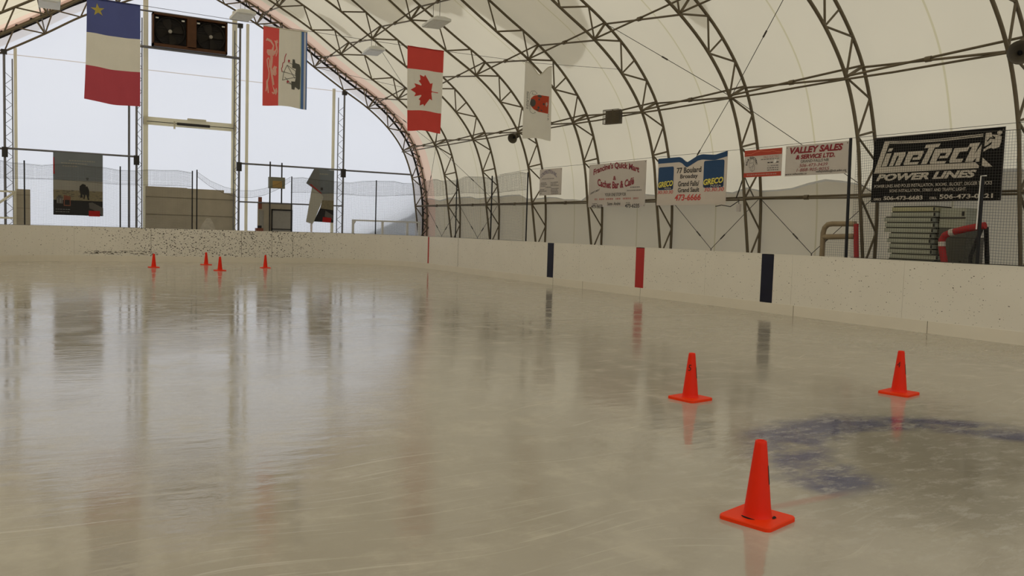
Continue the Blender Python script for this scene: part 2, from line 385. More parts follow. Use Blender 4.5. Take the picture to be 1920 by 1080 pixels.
# ------------------------------------------------------------------ structure: ground, ice, roof, end walls, snow outside
struct(G().box(XC - 60, XC + 60, -40, 95, -.6, -.06), 'ground_outside', 'snow_ground', 'snow covered ground outside the arena')
struct(G().box(XC - 10.2, XC + 10.2, -6, GY + .2, -.05, -.004), 'floor', 'concrete', 'concrete slab around the rink')
RX1, RX0, RYE, RR = 13.19, -1.77, 32.65, 3.5
def board_path(x_in=0.0, n=10, y0=-5.0):
    """plan line of the boards, right side first, then far end, then left side"""
    r = RR + x_in; p = [(RX1 + x_in, y0), (RX1 + x_in, RYE - RR)]
    for k in range(1, n + 1):
        a = PI / 2 * k / n; p.append((RX1 - RR + r * math.cos(a), RYE - RR + r * math.sin(a)))
    p.append((RX0 + RR, RYE + x_in))
    for k in range(1, n + 1):
        a = PI / 2 + PI / 2 * k / n; p.append((RX0 + RR + r * math.cos(a), RYE - RR + r * math.sin(a)))
    p.append((RX0 - x_in, y0)); return p
struct(G().poly(board_path(.02), 0.0, .004), 'ice_sheet', 'ice', 'scratched worn cream coloured rink ice')
def sheet(prof, ys, name, mat, label):
    g = G(); n = len(prof)
    g.add([(x, y, z) for y in ys for x, z in prof], [(j * n + i, j * n + i + 1, (j + 1) * n + i + 1, (j + 1) * n + i) for j in range(len(ys) - 1) for i in range(n - 1)], True)
    return struct(g, name, mat, label)
sk = full(SKIN)
ys = [-6 + (33.45 + 6) * k / 24 for k in range(25)]
sheet(sk, ys, 'ceiling', 'roof', 'cream translucent fabric roof over steel arches')
sheet(sk, [33.45, 33.8, 34.14], 'trim_1', 'band_pale', 'pale pink edge band of roof fabric by the far curtain')
sheet(sk, [34.14, 34.4, GY + .1], 'trim_2', 'band', 'tan brown strip of fabric between the last arch and the far curtain')
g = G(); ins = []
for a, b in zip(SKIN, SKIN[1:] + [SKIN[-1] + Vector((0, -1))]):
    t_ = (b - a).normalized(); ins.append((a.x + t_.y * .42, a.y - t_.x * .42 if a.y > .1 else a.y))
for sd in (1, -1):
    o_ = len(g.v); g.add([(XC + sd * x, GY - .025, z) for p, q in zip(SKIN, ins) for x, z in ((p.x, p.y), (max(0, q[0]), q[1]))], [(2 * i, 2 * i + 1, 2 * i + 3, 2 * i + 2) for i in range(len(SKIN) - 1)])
struct(g, 'edge_light_strip', 'pinkish_white', 'pale flap of fabric along the curved edge of the far curtain')  # no separate part: curtain edge with its pinkish light painted in
def gable(y, name, mat, label):
    g = G(); pts = [(x, z) for x, z in sk]; base = [(sk[0][0], -.02)] + pts + [(sk[-1][0], -.02)]
    m_ = len(pts); vs = []; fs = []
    for x, z in pts:                                  # vertical strips keep the curtain flat and even
        vs += [(x, y, -.03), (x, y, z)]
    fs = [(2 * i, 2 * i + 2, 2 * i + 3, 2 * i + 1) for i in range(m_ - 1)]
    return struct(g.add(vs, fs), name, mat, label)
gable(GY, 'wall_far', 'gable', 'bright white translucent end curtain')
gable(-5.9, 'wall_near', 'gable', 'unseen end wall behind the camera, made translucent white to brighten the boards')  # out of view; translucent so more daylight fills the boards and ice
# snow lying on the roof (its shadow shows through) and banked outside
def roof_pt(d, y, lift):
    """point on the roof at distance d from the ridge line"""
    for a, b in zip(SKIN, SKIN[1:]):
        if a.x <= d <= b.x + 1e-9 and b.x > a.x:
            t = (d - a.x) / (b.x - a.x); p = a.lerp(b, t); tn = (b - a).normalized(); n_ = Vector((-tn.y, tn.x))
            return (XC + p.x + n_.x * lift, y, p.y + n_.y * lift)
EDGE = [(33.4, 3.2), (33.0, 3.6), (32.3, 3.75), (31.6, 3.6), (30.9, 3.1), (30.2, 3.0), (29.4, 3.3), (28.6, 3.9), (28.0, 4.45), (27.3, 5.2), (26.5, 5.35), (25.6, 5.0), (24.9, 5.05),
        (24.2, 5.5), (23.7, 5.75), (23.3, 5.9), (22.9, 5.7), (22.5, 5.8), (22.2, 6.6), (21.9, 7.2), (21.5, 8.0), (21.1, 8.3), (20.7, 8.25), (20.1, 8.1), (19.4, 7.75), (18.9, 7.45), (18.4, 6.7), (18.0, 6.2),
        (17.4, 5.6), (16.8, 5.9), (16.2, 6.6), (15.8, 7.3), (15.45, 8.05), (15.2, 8.25), (14.9, 8.0), (14.6, 7.2), (14.2, 6.2), (13.4, 5.4), (12.4, 5.2), (11, 5.6), (9.5, 5.2), (8, 5.4), (6, 5.3), (3, 5.6), (0, 5.2), (-4, 5.3)]
def snow_lip(side):
    g = G(); nd = 14; rows = []; EE = []
    for (ya, da), (yb, db) in zip(EDGE, EDGE[1:]):
        ns_ = max(1, int(abs(ya - yb) / .12))
        for k in range(ns_):
            t = k / ns_; y = ya + (yb - ya) * t
            EE.append((y, da + (db - da) * t + .10 * mnoise.noise(Vector((y * 3.1, side, 0))) + .06 * mnoise.noise(Vector((y * 9, 3, side)))))
    EE.append(EDGE[-1])
    for y, d in EE:
        d = d if side > 0 else d * .45
        if y < 14: d *= .6
        rows.append([roof_pt(max(.02, .05 + (d - .05) * k / nd), y, .03 + .16 * (1 - (k / nd) ** 6)) for k in range(nd + 1)])
    for r in rows:
        for p in r: g.v.append(p if side > 0 else (2 * XC - p[0], p[1], p[2]))
    w = nd + 1
    for j in range(len(rows) - 1):
        for k in range(nd): g.f.append([j * w + k, j * w + k + 1, (j + 1) * w + k + 1, (j + 1) * w + k]); g.sm.append(True); g.mi.append(0)
    return g
struct(snow_lip(1), 'roof_snow', 'snow', 'snow lying on the right roof slope, a grey shadow through the fabric')
struct(snow_lip(-1), 'roof_snow', 'snow', 'snow lying on the left roof slope')
g = G(); ol = [(31.25, 3.95), (30.95, 3.85), (30.6, 4.2), (30.45, 4.7), (30.5, 5.05), (30.7, 5.0), (30.95, 4.5)]
cc = (sum(p[0] for p in ol) / 7, sum(p[1] for p in ol) / 7)
g.add([roof_pt(cc[1], cc[0], .12)] + [roof_pt(d, y, .02) for y, d in ol], [(0, i + 1, (i + 1) % 7 + 1) for i in range(7)], True)
struct(g, 'roof_snow', 'snow', 'small lump of snow on the roof near the far curtain')
def bank(side):
    g = G(); ny = 90; prof = [(0, 1.0), (.25, .93), (.8, .72), (1.7, .45), (3.2, .15), (5, 0)]
    for j in range(ny + 1):
        y = -6 + (GY + 2 + 6) * j / ny
        h = 2.75 + .35 * mnoise.noise(Vector((y * .5, side * 5, 1))) + .12 * mnoise.noise(Vector((y * 2.3, 2, side)))
        if y > 26: h = min(h, 2.75) + .12
        for k, (dx, f) in enumerate(prof):
            zz = h * f; base = 9.99 if zz < 2 else 9.96 - (zz - 2) * .17
            g.v.append((XC + side * (base + dx), y, zz - .08))
    w = len(prof)
    for j in range(ny):
        for k in range(w - 1): g.f.append([j * w + k, j * w + k + 1, (j + 1) * w + k + 1, (j + 1) * w + k]); g.sm.append(True); g.mi.append(0)
    return g
struct(bank(1), 'snow_bank', 'bank', 'snow banked against the outside of the right wall')
struct(bank(-1), 'snow_bank', 'bank', 'snow banked against the outside of the left wall')
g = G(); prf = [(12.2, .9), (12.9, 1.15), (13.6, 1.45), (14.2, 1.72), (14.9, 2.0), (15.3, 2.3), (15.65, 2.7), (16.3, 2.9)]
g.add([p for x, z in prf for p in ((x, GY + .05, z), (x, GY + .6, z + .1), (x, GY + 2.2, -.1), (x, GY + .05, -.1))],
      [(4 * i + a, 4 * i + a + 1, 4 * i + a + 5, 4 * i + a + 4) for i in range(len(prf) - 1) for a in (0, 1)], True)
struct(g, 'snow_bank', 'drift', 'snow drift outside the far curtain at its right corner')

# ------------------------------------------------------------------ rink boards
ROOTB = thing('rink_boards', 'long white speckled rink boards around the ice', 'rink boards', (RX1, 16.42, 0))
ROOTB_INV = ROOTB.matrix_world.inverted()
def child_world(o, root): o.matrix_parent_inverse = root.matrix_world.inverted(); return o
BP = board_path()
def arclen(P):
    L = [0]
    for a, b in zip(P, P[1:]): L.append(L[-1] + math.hypot(b[0] - a[0], b[1] - a[1]))
    return L
FINE = board_path(0, 24); FL = arclen(FINE)
def at(s):
    s = max(0, min(FL[-1] - 1e-6, s))
    for i in range(len(FL) - 1):
        if FL[i] <= s <= FL[i + 1]:
            t = (s - FL[i]) / (FL[i + 1] - FL[i]); a, b = Vector(FINE[i]), Vector(FINE[i + 1]); d = (b - a).normalized()
            return a.lerp(b, t), Vector((d.y, -d.x))         # point, outward normal
def run(s0, s1, o0, o1, z0, z1):
    """swept board section between two lengths along the rink line"""
    ss = [s0] + [s for s in FL if s0 + .02 < s < s1 - .02] + [s1]; g = G(); vs = []
    for s in ss:
        p, n_ = at(s)
        for o, z in ((o0, z0), (o0, z1), (o1, z1), (o1, z0)): q = p + n_ * o; vs.append((q.x, q.y, z))
    fs = []
    for i in range(len(ss) - 1):
        for k in range(4): fs.append((4 * i + k, 4 * i + (k + 1) % 4, 4 * i + 4 + (k + 1) % 4, 4 * i + 4 + k))
    e = 4 * (len(ss) - 1); fs += [(3, 2, 1, 0), (e, e + 1, e + 2, e + 3)]
    return g.add(vs, fs)
S_RIGHT = 28.77 + 5.0
arc = PI / 2 * RR
s_end0 = (RYE - RR + 5.0) + arc                         # where the straight far end starts (x = RX1-RR)
def s_of_x(x): return s_end0 + (RX1 - RR - x)
s_left0 = s_end0 + (RX1 - RX0 - 2 * RR) + arc
joints = [0.0, 2.2] + [S_RIGHT - 2.44 * k for k in range(11, -1, -1)] + [s_of_x(9.25), s_of_x(8.45), s_of_x(7.32), s_of_x(4.18), s_of_x(1.75), s_left0 + .2, s_left0 + 8, s_left0 + 16, s_left0 + 24, FL[-1] - .01]
joints = sorted(j for j in joints if j >= 0)
for a, b in zip(joints, joints[1:]):
    if b - a < .3: continue
    child_world(run(a + .002, b - .002, 0.0, .09, 0.0, 1.175).build('board_panel', 'board', ROOTB), ROOTB)
child_world(run(0, FL[-1] - .02, -.004, .10, 1.175, 1.195).build('cap_rail', 'board', ROOTB), ROOTB)
child_world(run(0, FL[-1] - .02, -.012, -.0005, 0.0, .205).build('kick_plate', 'kick', ROOTB), ROOTB)
for s in [s_of_x(9.25), s_of_x(8.45), s_of_x(7.32), s_of_x(4.18), S_RIGHT - 2.44]:
    child_world(run(s - .006, s + .006, -.003, .0, .205, 1.18).build('panel_joint', 'seam', ROOTB), ROOTB)
for y, m_, w, l in ((20.45, 'stripe_blue', .32, 'dark blue far line stripe on the boards'), (16.42, 'stripe_red', .32, 'red centre line stripe on the boards'), (12.33, 'stripe_blue', .32, 'dark blue near line stripe on the boards'), (28.77, 'stripe_red', .10, 'thin red goal line stripe on the boards')):
    o = child_world(run(y + 5 - w / 2, y + 5 + w / 2, -.004, .0, .205, 1.19).build('line_stripe', m_, ROOTB), ROOTB); o['label'] = l
for y in (22.7 - 2.44, 16.35, 11.6, 8.75, 6.3, 18.8):
    child_world(run(y + 5 - .004, y + 5 + .004, -.0145, -.012, 0.0, .205).build('kick_plate_joint', 'seam', ROOTB), ROOTB)

# ------------------------------------------------------------------ arch trusses
ORD = ['nearest the far curtain', 'second from far curtain', 'third from far curtain', 'fourth from far curtain', 'fifth from far curtain', 'sixth from far curtain', 'seventh from the far curtain',
       'eighth from far curtain', 'ninth from far curtain', 'tenth from far curtain', 'eleventh from far curtain']
HINT = ['laced to the white curtain', 'behind the red and white leaf flag', 'beside the hanging leaf flag', 'at the left of the plain white flag', 'beside the paper-like small banner', 'between the mart banner and the blue-topped banner', 'behind the small red and white banner',
        'left of the black banner', 'right of the black banner', 'beyond the picture edge', 'near the camera']
def bow(pt3, n=None): return pt3
tr = thing('arch_truss', '', 'roof arch', (XC, TY(1), 0))
def P3(p, s=1): return (s * p[0], 0, p[1])
G().tube([(x - XC, 0, z) for x, z in full(INC)], .036, 8).build('inner_chord', 'steel', tr)
G().tube([(x - XC, 0, z) for x, z in full(OUC)], .036, 8).build('outer_chord', 'steel', tr)
PURL = (0, 2, 4, 6, 8, 10)
for s in (1, -1):
    for i in range(len(INNER) - 1):
        if not (i == 0 and s < 0) and i not in (1, 3, 5):
            G().tube([P3(INNER[i], s), P3(OUT[i], s)], .034 if i in PURL else .024, 6).build('web_strut', 'steel', tr)
        G().tube([P3(INNER[i], s), P3(MIDO[i], s)], .024, 6).build('web_strut', 'steel', tr)
        G().tube([P3(INNER[i + 1], s), P3(MIDO[i], s)], .024, 6).build('web_strut', 'steel', tr)
    G().box(s * 9.735 - .2, s * 9.735 + .2, -.15, .15, -.004, .02).build('base_plate', 'steel', tr)
tr['label'] = 'steel lattice roof arch ' + ORD[0] + ', ' + HINT[0]; tr['group'] = 'lattice roof arches'
for k in range(2, NT + 1):
    c = copy_tree(tr); c.location.y = TY(k); c['label'] = 'steel lattice roof arch ' + ORD[k - 1] + ', ' + HINT[k - 1]

# ------------------------------------------------------------------ purlins: pairs of crossing tubes between the arches
LEV = {10: 'low rail', 8: 'shoulder', 6: 'lower roof', 4: 'mid roof', 2: 'upper roof'}
WORD = ['first', 'second', 'third', 'fourth', 'fifth', 'sixth', 'seventh', 'eighth', 'ninth', 'tenth']
for i in (2, 4, 6, 8, 10):
    for s in (1, -1):
        if s < 0 and i in (10,): continue
        a, b = Vector(INNER[i]), Vector(OUT[i])
        root = None
        for k in range(1, NT):
            if s < 0 and k > 5: break
            lab = 'crossing steel tubes, %s level, %s side, %s bay from the far curtain' % (LEV[i], 'right' if s > 0 else 'left', WORD[k - 1])
            if root is None:
                root = thing('roof_purlin', lab, 'roof tube', (XC, TY(k), 0), group='crossing tubes between the arches')
                for (p, q) in ((a, b), (b, a)):
                    o_ = .02 if p is a else -.02
                    G().tube([(s * p.x, 0, p.y + o_), (s * (p.x + q.x) / 2, -1.61, (p.y + q.y) / 2 + o_), (s * q.x, -3.22, q.y + o_)], .024, 7).build('tube', 'steel', root)
                mid = (a + b) / 2
                G().tube([(s * mid.x, -1.55, mid.y), (s * mid.x, -1.67, mid.y)], .055, 8).build('clamp', 'steel', root)
                if i == 8:
                    G().tube([(s * (a.x - .05), 0, a.y - .05), (s * (mid.x - .02), -.9, mid.y - .14), (s * (mid.x - .02), -2.3, mid.y - .13), (s * (a.x - .05), -3.22, a.y - .05)], .022, 6).build('conduit', 'steel', root)
            else:
                c = copy_tree(root); c.location.y = TY(k); c['label'] = lab

# bracing cables
def cable(name, pts, label, r=.008, tb=None, cat='cable', grp='thin bracing cables', mat='cable'):
    p0 = Vector(pts[0]); t = thing(name, label, cat, p0, group=grp)
    G().tube([Vector(p) - p0 for p in pts], r, 5).build('wire', mat, t)
    if tb:
        a, b = Vector(pts[0]) - p0, Vector(pts[1]) - p0; c = a.lerp(b, tb); d = (b - a).normalized()
        G().tube([c - d * .09, c + d * .09], r * 2.4, 6).build('turnbuckle', mat, t)
    return t
def inn(i, k, dz=0): return (XC + INNER[i][0] + .05, TY(k), INNER[i][1] + dz)
def outp(i, k): return (XC + OUT[i][0] - .03, TY(k), OUT[i][1])
for kc, wd in ((2, 'behind the leaf flag'), (7, 'above the blue-topped banner')):
    cable('bracing_cable', [outp(6, kc - 1), inn(8, kc)], 'thin diagonal cable falling toward the camera %s' % wd, tb=.5)
    cable('bracing_cable', [inn(8, kc), outp(10, kc + 1)], 'thin diagonal cable running on down toward the camera %s' % wd, tb=.6)
    cable('bracing_cable', [outp(6, kc + 1), inn(8, kc)], 'thin diagonal cable falling away from the camera %s' % wd, tb=.5)
    cable('bracing_cable', [inn(8, kc), outp(10, kc - 1)], 'thin diagonal cable running on down and away %s' % wd, tb=.5)
    cable('bracing_cable', [inn(4, kc - 1), outp(6, kc), inn(4, kc + 1)], 'thin V of cable high on the roof, above the cables %s' % wd)
for k, wd in ((1, 'in the far corner bay'), (2, 'in the second bay from the far curtain'), (6, 'under the blue-topped banner'), (7, 'left of the tan goal frame')):
    ym = (TY(k) + TY(k + 1)) / 2
    cable('bracing_cable', [outp(10, k + 1), (15.52, ym, 1.19)], 'near leg of the low V of cable %s' % wd, tb=.75)
    cable('bracing_cable', [(15.52, ym, 1.19), outp(10, k)], 'far leg of the low V of cable %s' % wd, tb=.3)
    G_ = thing('cable_anchor', 'ground anchor holding the low V of cable %s' % wd, 'anchor', (15.52, ym, 0))
    G().tube([(0, 0, 0), (0, 0, 1.2)], .012, 6).build('rod', 'cable', G_); G().box(-.08, .08, -.08, .08, -.004, .02).build('plate', 'steel', G_)

# ------------------------------------------------------------------ far end: lattice columns, rails, curtain lacing, door
YC = 34.13
def lattice_column(xo, xi, ztop, label):
    t = thing('lattice_column', label, 'column', (xo, YC, 0), group='lattice columns before the white curtain'); w = xi - xo
    G().tube([(0, 0, 0), (0, 0, ztop)], .04, 8).build('chord', 'column', t)
    G().tube([(w, 0, 0), (w, 0, ztop - .25)], .02, 8).build('chord', 'column', t)
    n = int((ztop - .5) / .22); g = G()
    pts = [((w if j % 2 else 0), 0, .2 + j * .22) for j in range(n)]
    for p, q in zip(pts, pts[1:]): g.tube([p, q], .009, 5)
    g.build('lacing', 'column', t)
    for z in (3.78, ztop):
        G().box(-.09, .09, -.07, .07, z - .3 if z < ztop else z - .12, z + .04).build('bracket', 'steel_dark', t)
    G().box(min(0, w) - .1, max(0, w) + .1, -.12, .12, -.004, .02).build('base_plate', 'column', t)
    return t
lattice_column(-.27, -.03, 7.06, 'grey lattice column at the left edge of the white curtain')
lattice_column(3.87, 4.05, 9.05, 'grey lattice column left of the tall doorway, behind the blue white red flag')
lattice_column(7.53, 7.33, 9.05, 'grey lattice column right of the tall doorway and the fans')
lattice_column(11.72, 11.47, 6.95, 'grey lattice column right of the folded poster')
def rail(x0, x1, z, label, r=.035, y=YC):
    t = tag(G().tube([(x0, y, z), (x1, y, z)], r, 8).build('cross_rail', 'column'), label, 'rail', 'steel cross rails before the white curtain'); return t
rail(-3.9, -.31, 3.76, 'steel cross rail running left from the left lattice column')
rail(-.23, 3.83, 3.78, 'steel cross rail carrying the flat poster')
rail(7.57, 11.68, 3.78, 'steel cross rail carrying the folded poster')
rail(11.76, 14.8, 3.77, 'steel cross rail from the right lattice column to the arch')
rail(7.57, 10.45, 2.30, 'lower steel rail over the small doorway', .028)
rail(11.2, 11.68, 2.30, 'short lower rail stub beside the folded poster', .028)
rail(3.91, 7.49, 9.07, 'steel rail above the twin fans', .03); rail(3.91, 7.49, 7.78, 'steel rail under the twin fans', .05)
# edge pipe and lacing of the curtain
t = thing('curtain_edge', 'dark edge pipe and zigzag rope lacing the white curtain to the arch', 'lacing', (XC, 34.5, 0))
EDG = [(p.x - .03, p.y - .05) for p in OUC if p.y > .05]
PA = [(x - XC, .02, z) for x, z in [(XC - a, b) for a, b in reversed(EDG[1:])] + [(XC + a, b) for a, b in EDG]]
G().tube(PA, .045, 6).build('edge_pipe', 'rope', t)
for s in (1, -1):
    g = G(); zz = []
    acc = 0; last = Vector(EDG[0]); j = 0
    for q in EDG[1:]:
        q = Vector(q); seg = (q - last).length
        while acc + .26 <= seg + 1e-6 and seg > 0:
            last = last.lerp(q, .26 / seg); seg = (q - last).length
            zz.append((s * (last.x + (.10 if j % 2 else -.01)), (-.38 if j % 2 else .02), last.y + (.06 if j % 2 else 0))); j += 1
    for p, q in zip(zz, zz[1:]): g.tube([p, q], .022, 4)
    g.build('lacing_rope', 'rope', t)
# upright posts that stand against the curtain
def post(x, w, z, m, label, y=34.52, name='curtain_post'):
    return tag(G().box(x - w / 2, x + w / 2, y - .05, y + .05, -.004, z).build(name, m), label, 'post', 'posts against the white curtain')
post(.06, .10, 7.25, 'cream', 'cream post right beside the left lattice column')
post(3.66, .07, 9.2, 'column', 'thin grey post left of the tall doorway'); post(7.90, .10, 9.2, 'cream', 'pale post right of the tall doorway columns'); post(11.40, .10, 7.1, 'cream', 'pale post left of the right lattice column')
dr = thing('door_1', 'tall cream framed doorway closed by white curtain', None, (5.8, 34.5, 0), kind='structure')
for x in (4.22, 7.40): G().box(x - 5.8 - .08, x - 5.8 + .08, -.07, .07, -.004, 9.6).build('door_post', 'cream', dr)
G().box(-1.66, 1.68, -.10, .08, 5.02, 5.30).build('door_header', 'cream', dr)
G().box(-.12, .55, -.12, -.02, 5.30, 5.36).build('header_block', 'cream', dr)
G().tube([(-1.55, -.12, 5.13), (1.6, -.12, 5.13)], .012, 6).build('door_shaft', 'steel_dark', dr)
G().tube([(-.50, -.13, 5.12), (.68, -.13, 5.12)], .05, 8).build('roller', 'steel_dark', dr)
G().box(-.62, -.56, -.15, -.1, 4.92, 5.2).build('bracket', 'cream', dr)
pl = thing('plywood_sheet', 'brown weathered plywood closing the foot of the tall doorway', 'plywood', (5.83, 34.42, 0))
G().box(-1.62, -.15, -.02, .02, -.004, 2.74).build('panel', 'plywood', pl); G().box(-.15, 1.2, -.02, .02, -.004, 2.72).build('panel', 'plywood', pl); G().box(1.2, 1.62, -.02, .02, -.004, 2.62).build('panel', 'plywood', pl)
for z in (2.35, 1.7): G().box(-1.6, 1.6, -.035, -.02, z, z + .012).build('joint_line', 'seam', pl)
G().add([(.28, -.03, 1.12), (.92, -.03, 1.12), (.80, -.03, 1.45), (.70, -.03, 1.62), (.56, -.03, 1.62), (.40, -.03, 1.40)], [(0, 1, 2, 3, 4, 5)]).build('frost_patch', 'frost', pl)
# twin fans in a wooden frame
fb = thing('fan_box', 'brown wooden box with two large dark ventilation fans', 'fan', (5.71, YC + .02, 7.84))
W_, H_ = 2.64, 1.19
for nm, b in (('side_board', (-W_ / 2, -W_ / 2 + .05, 0, H_)), ('side_board', (W_ / 2 - .05, W_ / 2, 0, H_)), ('top_board', (-W_ / 2, W_ / 2, H_ - .06, H_)), ('bottom_board', (-W_ / 2, W_ / 2, 0, .1)), ('middle_board', (-.12, .2, .06, H_ - .06))):
    G().box(b[0], b[1], -.16, .16, b[2], b[3]).build(nm, 'wood_brown', fb)
G().box(-W_ / 2 + .05, W_ / 2 - .05, .11, .15, .06, H_ - .06).build('back_board', 'fan_dark', fb)
for cx in (-.70, .74):
    cz = .60
    g = G(); n = 32; R1, R2 = .50, .53
    g.add([(cx + r * math.cos(2 * PI * k / n), y, cz + r * math.sin(2 * PI * k / n)) for r, y in ((R2, -.02), (R1, -.06), (R1, .10)) for k in range(n)], [(i * n + k, i * n + (k + 1) % n, (i + 1) * n + (k + 1) % n, (i + 1) * n + k) for i in range(2) for k in range(n)], True)
    ringo = g.build('fan_ring', 'fan_dark', fb)
    for k in range(4):
        a = .3 + k * PI / 2; c_, s_ = math.cos(a), math.sin(a); vs = []
        for r, w, tw in ((.06, .05, .05), (.28, .13, .04), (.46, .15, .03)):
            for e in (-1, 1): vs.append((cx + c_ * r - s_ * w * e, .03 + tw * e, cz + s_ * r + c_ * w * e))
        G().add(vs, [(0, 1, 3, 2), (2, 3, 5, 4)], True).build('fan_blade', 'fan_blade', fb)
    g = G(); g.tube([(cx, -.05, cz), (cx, .06, cz)], .065, 20); g.build('fan_hub', 'fan_hub', fb)
    G().box(cx - .025, cx + .025, .07, .11, .08, H_ - .08).build('fan_brace', 'fan_dark', fb)
    g = G()
    for k in range(14): g.tube([(cx - .5, .09, .1 + k * .075), (cx + .5, .09, .1 + k * .075)], .006, 4)
    g.build('fan_guard', 'fan_blade', fb)
    for ex in (-.46, .44): G().box(cx + ex - .05, cx + ex + .05, -.1, -.07, 1.0, 1.05).build('clip', 'lamp', fb)
for x in (-1.3, 1.3):
    for z in (.1,): pass
# seam line across the curtain
tag(G().box(-3.0, 12.0, GY - .035, GY - .028, 7.02, 7.05).build('curtain_seam', 'pinkish_white'), 'faint horizontal seam line across the white curtain', 'seam', kind='structure')

# small doorway and things round it
d2 = thing('door_2', 'small grey doorway with dark frame right of the tall door', None, (9.05, 34.35, 0), kind='structure')
G().box(-.72, .66, .04, .10, -.004, 2.32).build('door_surround', 'plywood', d2); G().box(-.66, -.50, -.0, .05, 0, 2.0).build('side_panel', 'door_grey', d2)
lf = G().box(-.16, .60, -.02, .04, 0, 2.02).build('door_leaf', 'door_grey', d2)
for b in ((-.20, -.16, 0, 2.06), (.60, .64, 0, 2.06), (-.20, .64, 2.02, 2.07), (-.20, .64, 1.26, 1.29)):
    G().box(b[0], b[1], -.05, .0, b[2], b[3]).build('door_frame', 'black', d2)
tag(G().box(8.30, 8.43, 34.16, 34.24, 2.05, 2.52).build('wood_block', 'wood_red'), 'red brown wooden block hung on the lower rail by the small doorway', 'block')
sb = thing('scoreboard', 'grey green box with amber panel hung between two steel poles', 'scoreboard', (8.95, 34.02, 2.88))
G().box(-.30, .32, -.09, .09, 0, .44).build('case', 'box_green', sb); G().box(-.17, .20, -.10, -.089, .03, .29).build('amber_panel', 'box_amber', sb)
tag(G().tube([(8.71, YC - .08, -.004), (8.71, YC - .08, 3.92)], .028, 8).build('scoreboard_pole', 'steel_dark'), 'dark steel pole left of the scoreboard box, reaching the boards', 'pole')
tag(G().tube([(9.17, YC - .08, 2.3), (9.17, YC - .08, 3.90)], .028, 8).build('scoreboard_pole', 'steel_dark'), 'shorter dark steel pole right of the scoreboard box', 'pole')
tag(G().tube([(9.17, YC - .02, 2.08), (9.17, YC - .02, 2.11)], .01, 6).build('pole_bolt', 'steel_dark'), 'small dark bolt under the shorter scoreboard pole', 'bolt')
bx = thing('tool_crate', 'small dark box at the foot of the curtain left of small doorway', 'box', (8.22, 33.7, 0))
G().box(-.13, .13, -.12, .12, -.004, 1.30).build('crate', 'wood_red', bx); G().box(-.06, .08, -.05, .05, 1.30, 1.40).build('lump', 'black', bx)

# timber rail frames behind the end boards
def frame(name, x0, x1, y, z, posts, label, brace=None, m='white', mid=None):
    t = thing(name, label, 'rail frame', (x0, y, 0)); L = x1 - x0
    G().box(0, L, -.03, .03, z - .06, z).build('top_rail', m, t)
    for p in posts: G().box(p, p + .09, -.03, .03, -.004, z - .06).build('post', m, t)
    if mid: G().box(0, L, -.02, .02, mid, mid + .06).build('middle_rail', m, t)
    if brace: G().tube([brace[0], brace[1]], .04, 4).build('brace', m, t)
    return t
frame('rail_frame', 11.93, 15.0, 33.55, 1.76, (0, 1.28, 2.40, 2.95), 'pale timber rail frame in the far right corner', ((.05, 0, 1.58), (.14, 0, 1.7)))
frame('rail_frame', -2.2, .06, 33.55, 2.33, (0, 2.17), 'grey timber rail frame at the left picture edge', ((1.2, 0, 1.45), (2.2, 0, 2.27)), 'cream', 1.38)
pn = thing('plywood_sheet', 'narrow brown plywood sheet beside the left timber frame', 'plywood', (.26, 33.68, 0))
G().box(-.20, .21, -.015, .015, -.004, 2.40).build('panel', 'plywood', pn)
for z in (1.75, 2.2): G().box(-.2, .21, -.02, -.015, z, z + .01).build('joint_line', 'seam', pn)

# ------------------------------------------------------------------ safety nets
def net_wall(pts, z0, ztop, cell, r, name, label, parent=None, sag=None, stuff=False):
    """pts: plan polyline; every strand is a thin three-sided cord"""
    L = arclen(pts); tot = L[-1]; g = G()
    def pt(s):
        for i in range(len(L) - 1):
            if s <= L[i + 1] + 1e-6:
                t = (s - L[i]) / (L[i + 1] - L[i]); return (pts[i][0] + (pts[i + 1][0] - pts[i][0]) * t, pts[i][1] + (pts[i + 1][1] - pts[i][1]) * t)
    n = int(tot / cell)
    top = ztop if callable(ztop) else (lambda s: ztop); bot = z0 if callable(z0) else (lambda s: z0)
    def wav(s, z): return .03 * math.sin(s * 1.7 + z)
    for k in range(n + 1):
        s = k * cell; x, y = pt(s); g.tube([(x, y, bot(s)), (x, y, top(s))], r, 3, caps=False)
    h = int((max(top(k * tot / 40) - bot(k * tot / 40) for k in range(41))) / cell)
    m_ = max(2, int(tot / .45)); S = [tot * j / m_ for j in range(m_ + 1)]
    for k in range(h + 1):
        run_ = [(*pt(s), top(s) - k * cell) for s in S if top(s) - k * cell >= bot(s) - .001]
        if len(run_) > 1: g.tube(run_, r, 3, caps=False)
    for f_ in (top, bot): g.tube([(*pt(s), f_(s)) for s in S], r * 2.2, 4, caps=False)
    o = g.build(name, 'net', parent)
    if label: tag(o, label, 'net')
    return o
OUTP = board_path(.14, 10)
def sub_path(P, a, b):
    L = arclen(P); r = []
    def pt(s):
        for i in range(len(L) - 1):
            if s <= L[i + 1]:
                t = (s - L[i]) / (L[i + 1] - L[i]); return (P[i][0] + (P[i + 1][0] - P[i][0]) * t, P[i][1] + (P[i + 1][1] - P[i][1]) * t)
    r.append(pt(a)); r += [P[i] for i in range(len(P)) if a < L[i] < b]; r.append(pt(b)); return r
OL = arclen(OUTP); so = lambda y: y + 5.0
s_e = (RYE - RR + 5.0) + PI / 2 * (RR + .14); sx_ = lambda x: s_e + (RX1 - RR - x)
wv = lambda s: 3.24 + .05 * math.sin(s * 2.1) + .02 * math.sin(s * 5)
wb_ = lambda s: 2.72 + .03 * math.sin(s * 1.6 + 1)
net_wall(sub_path(OUTP, so(22.15), sx_(9.2)), 1.2, wv, .05, .0018, 'safety_net', 'fine black net round the far right corner above the boards')
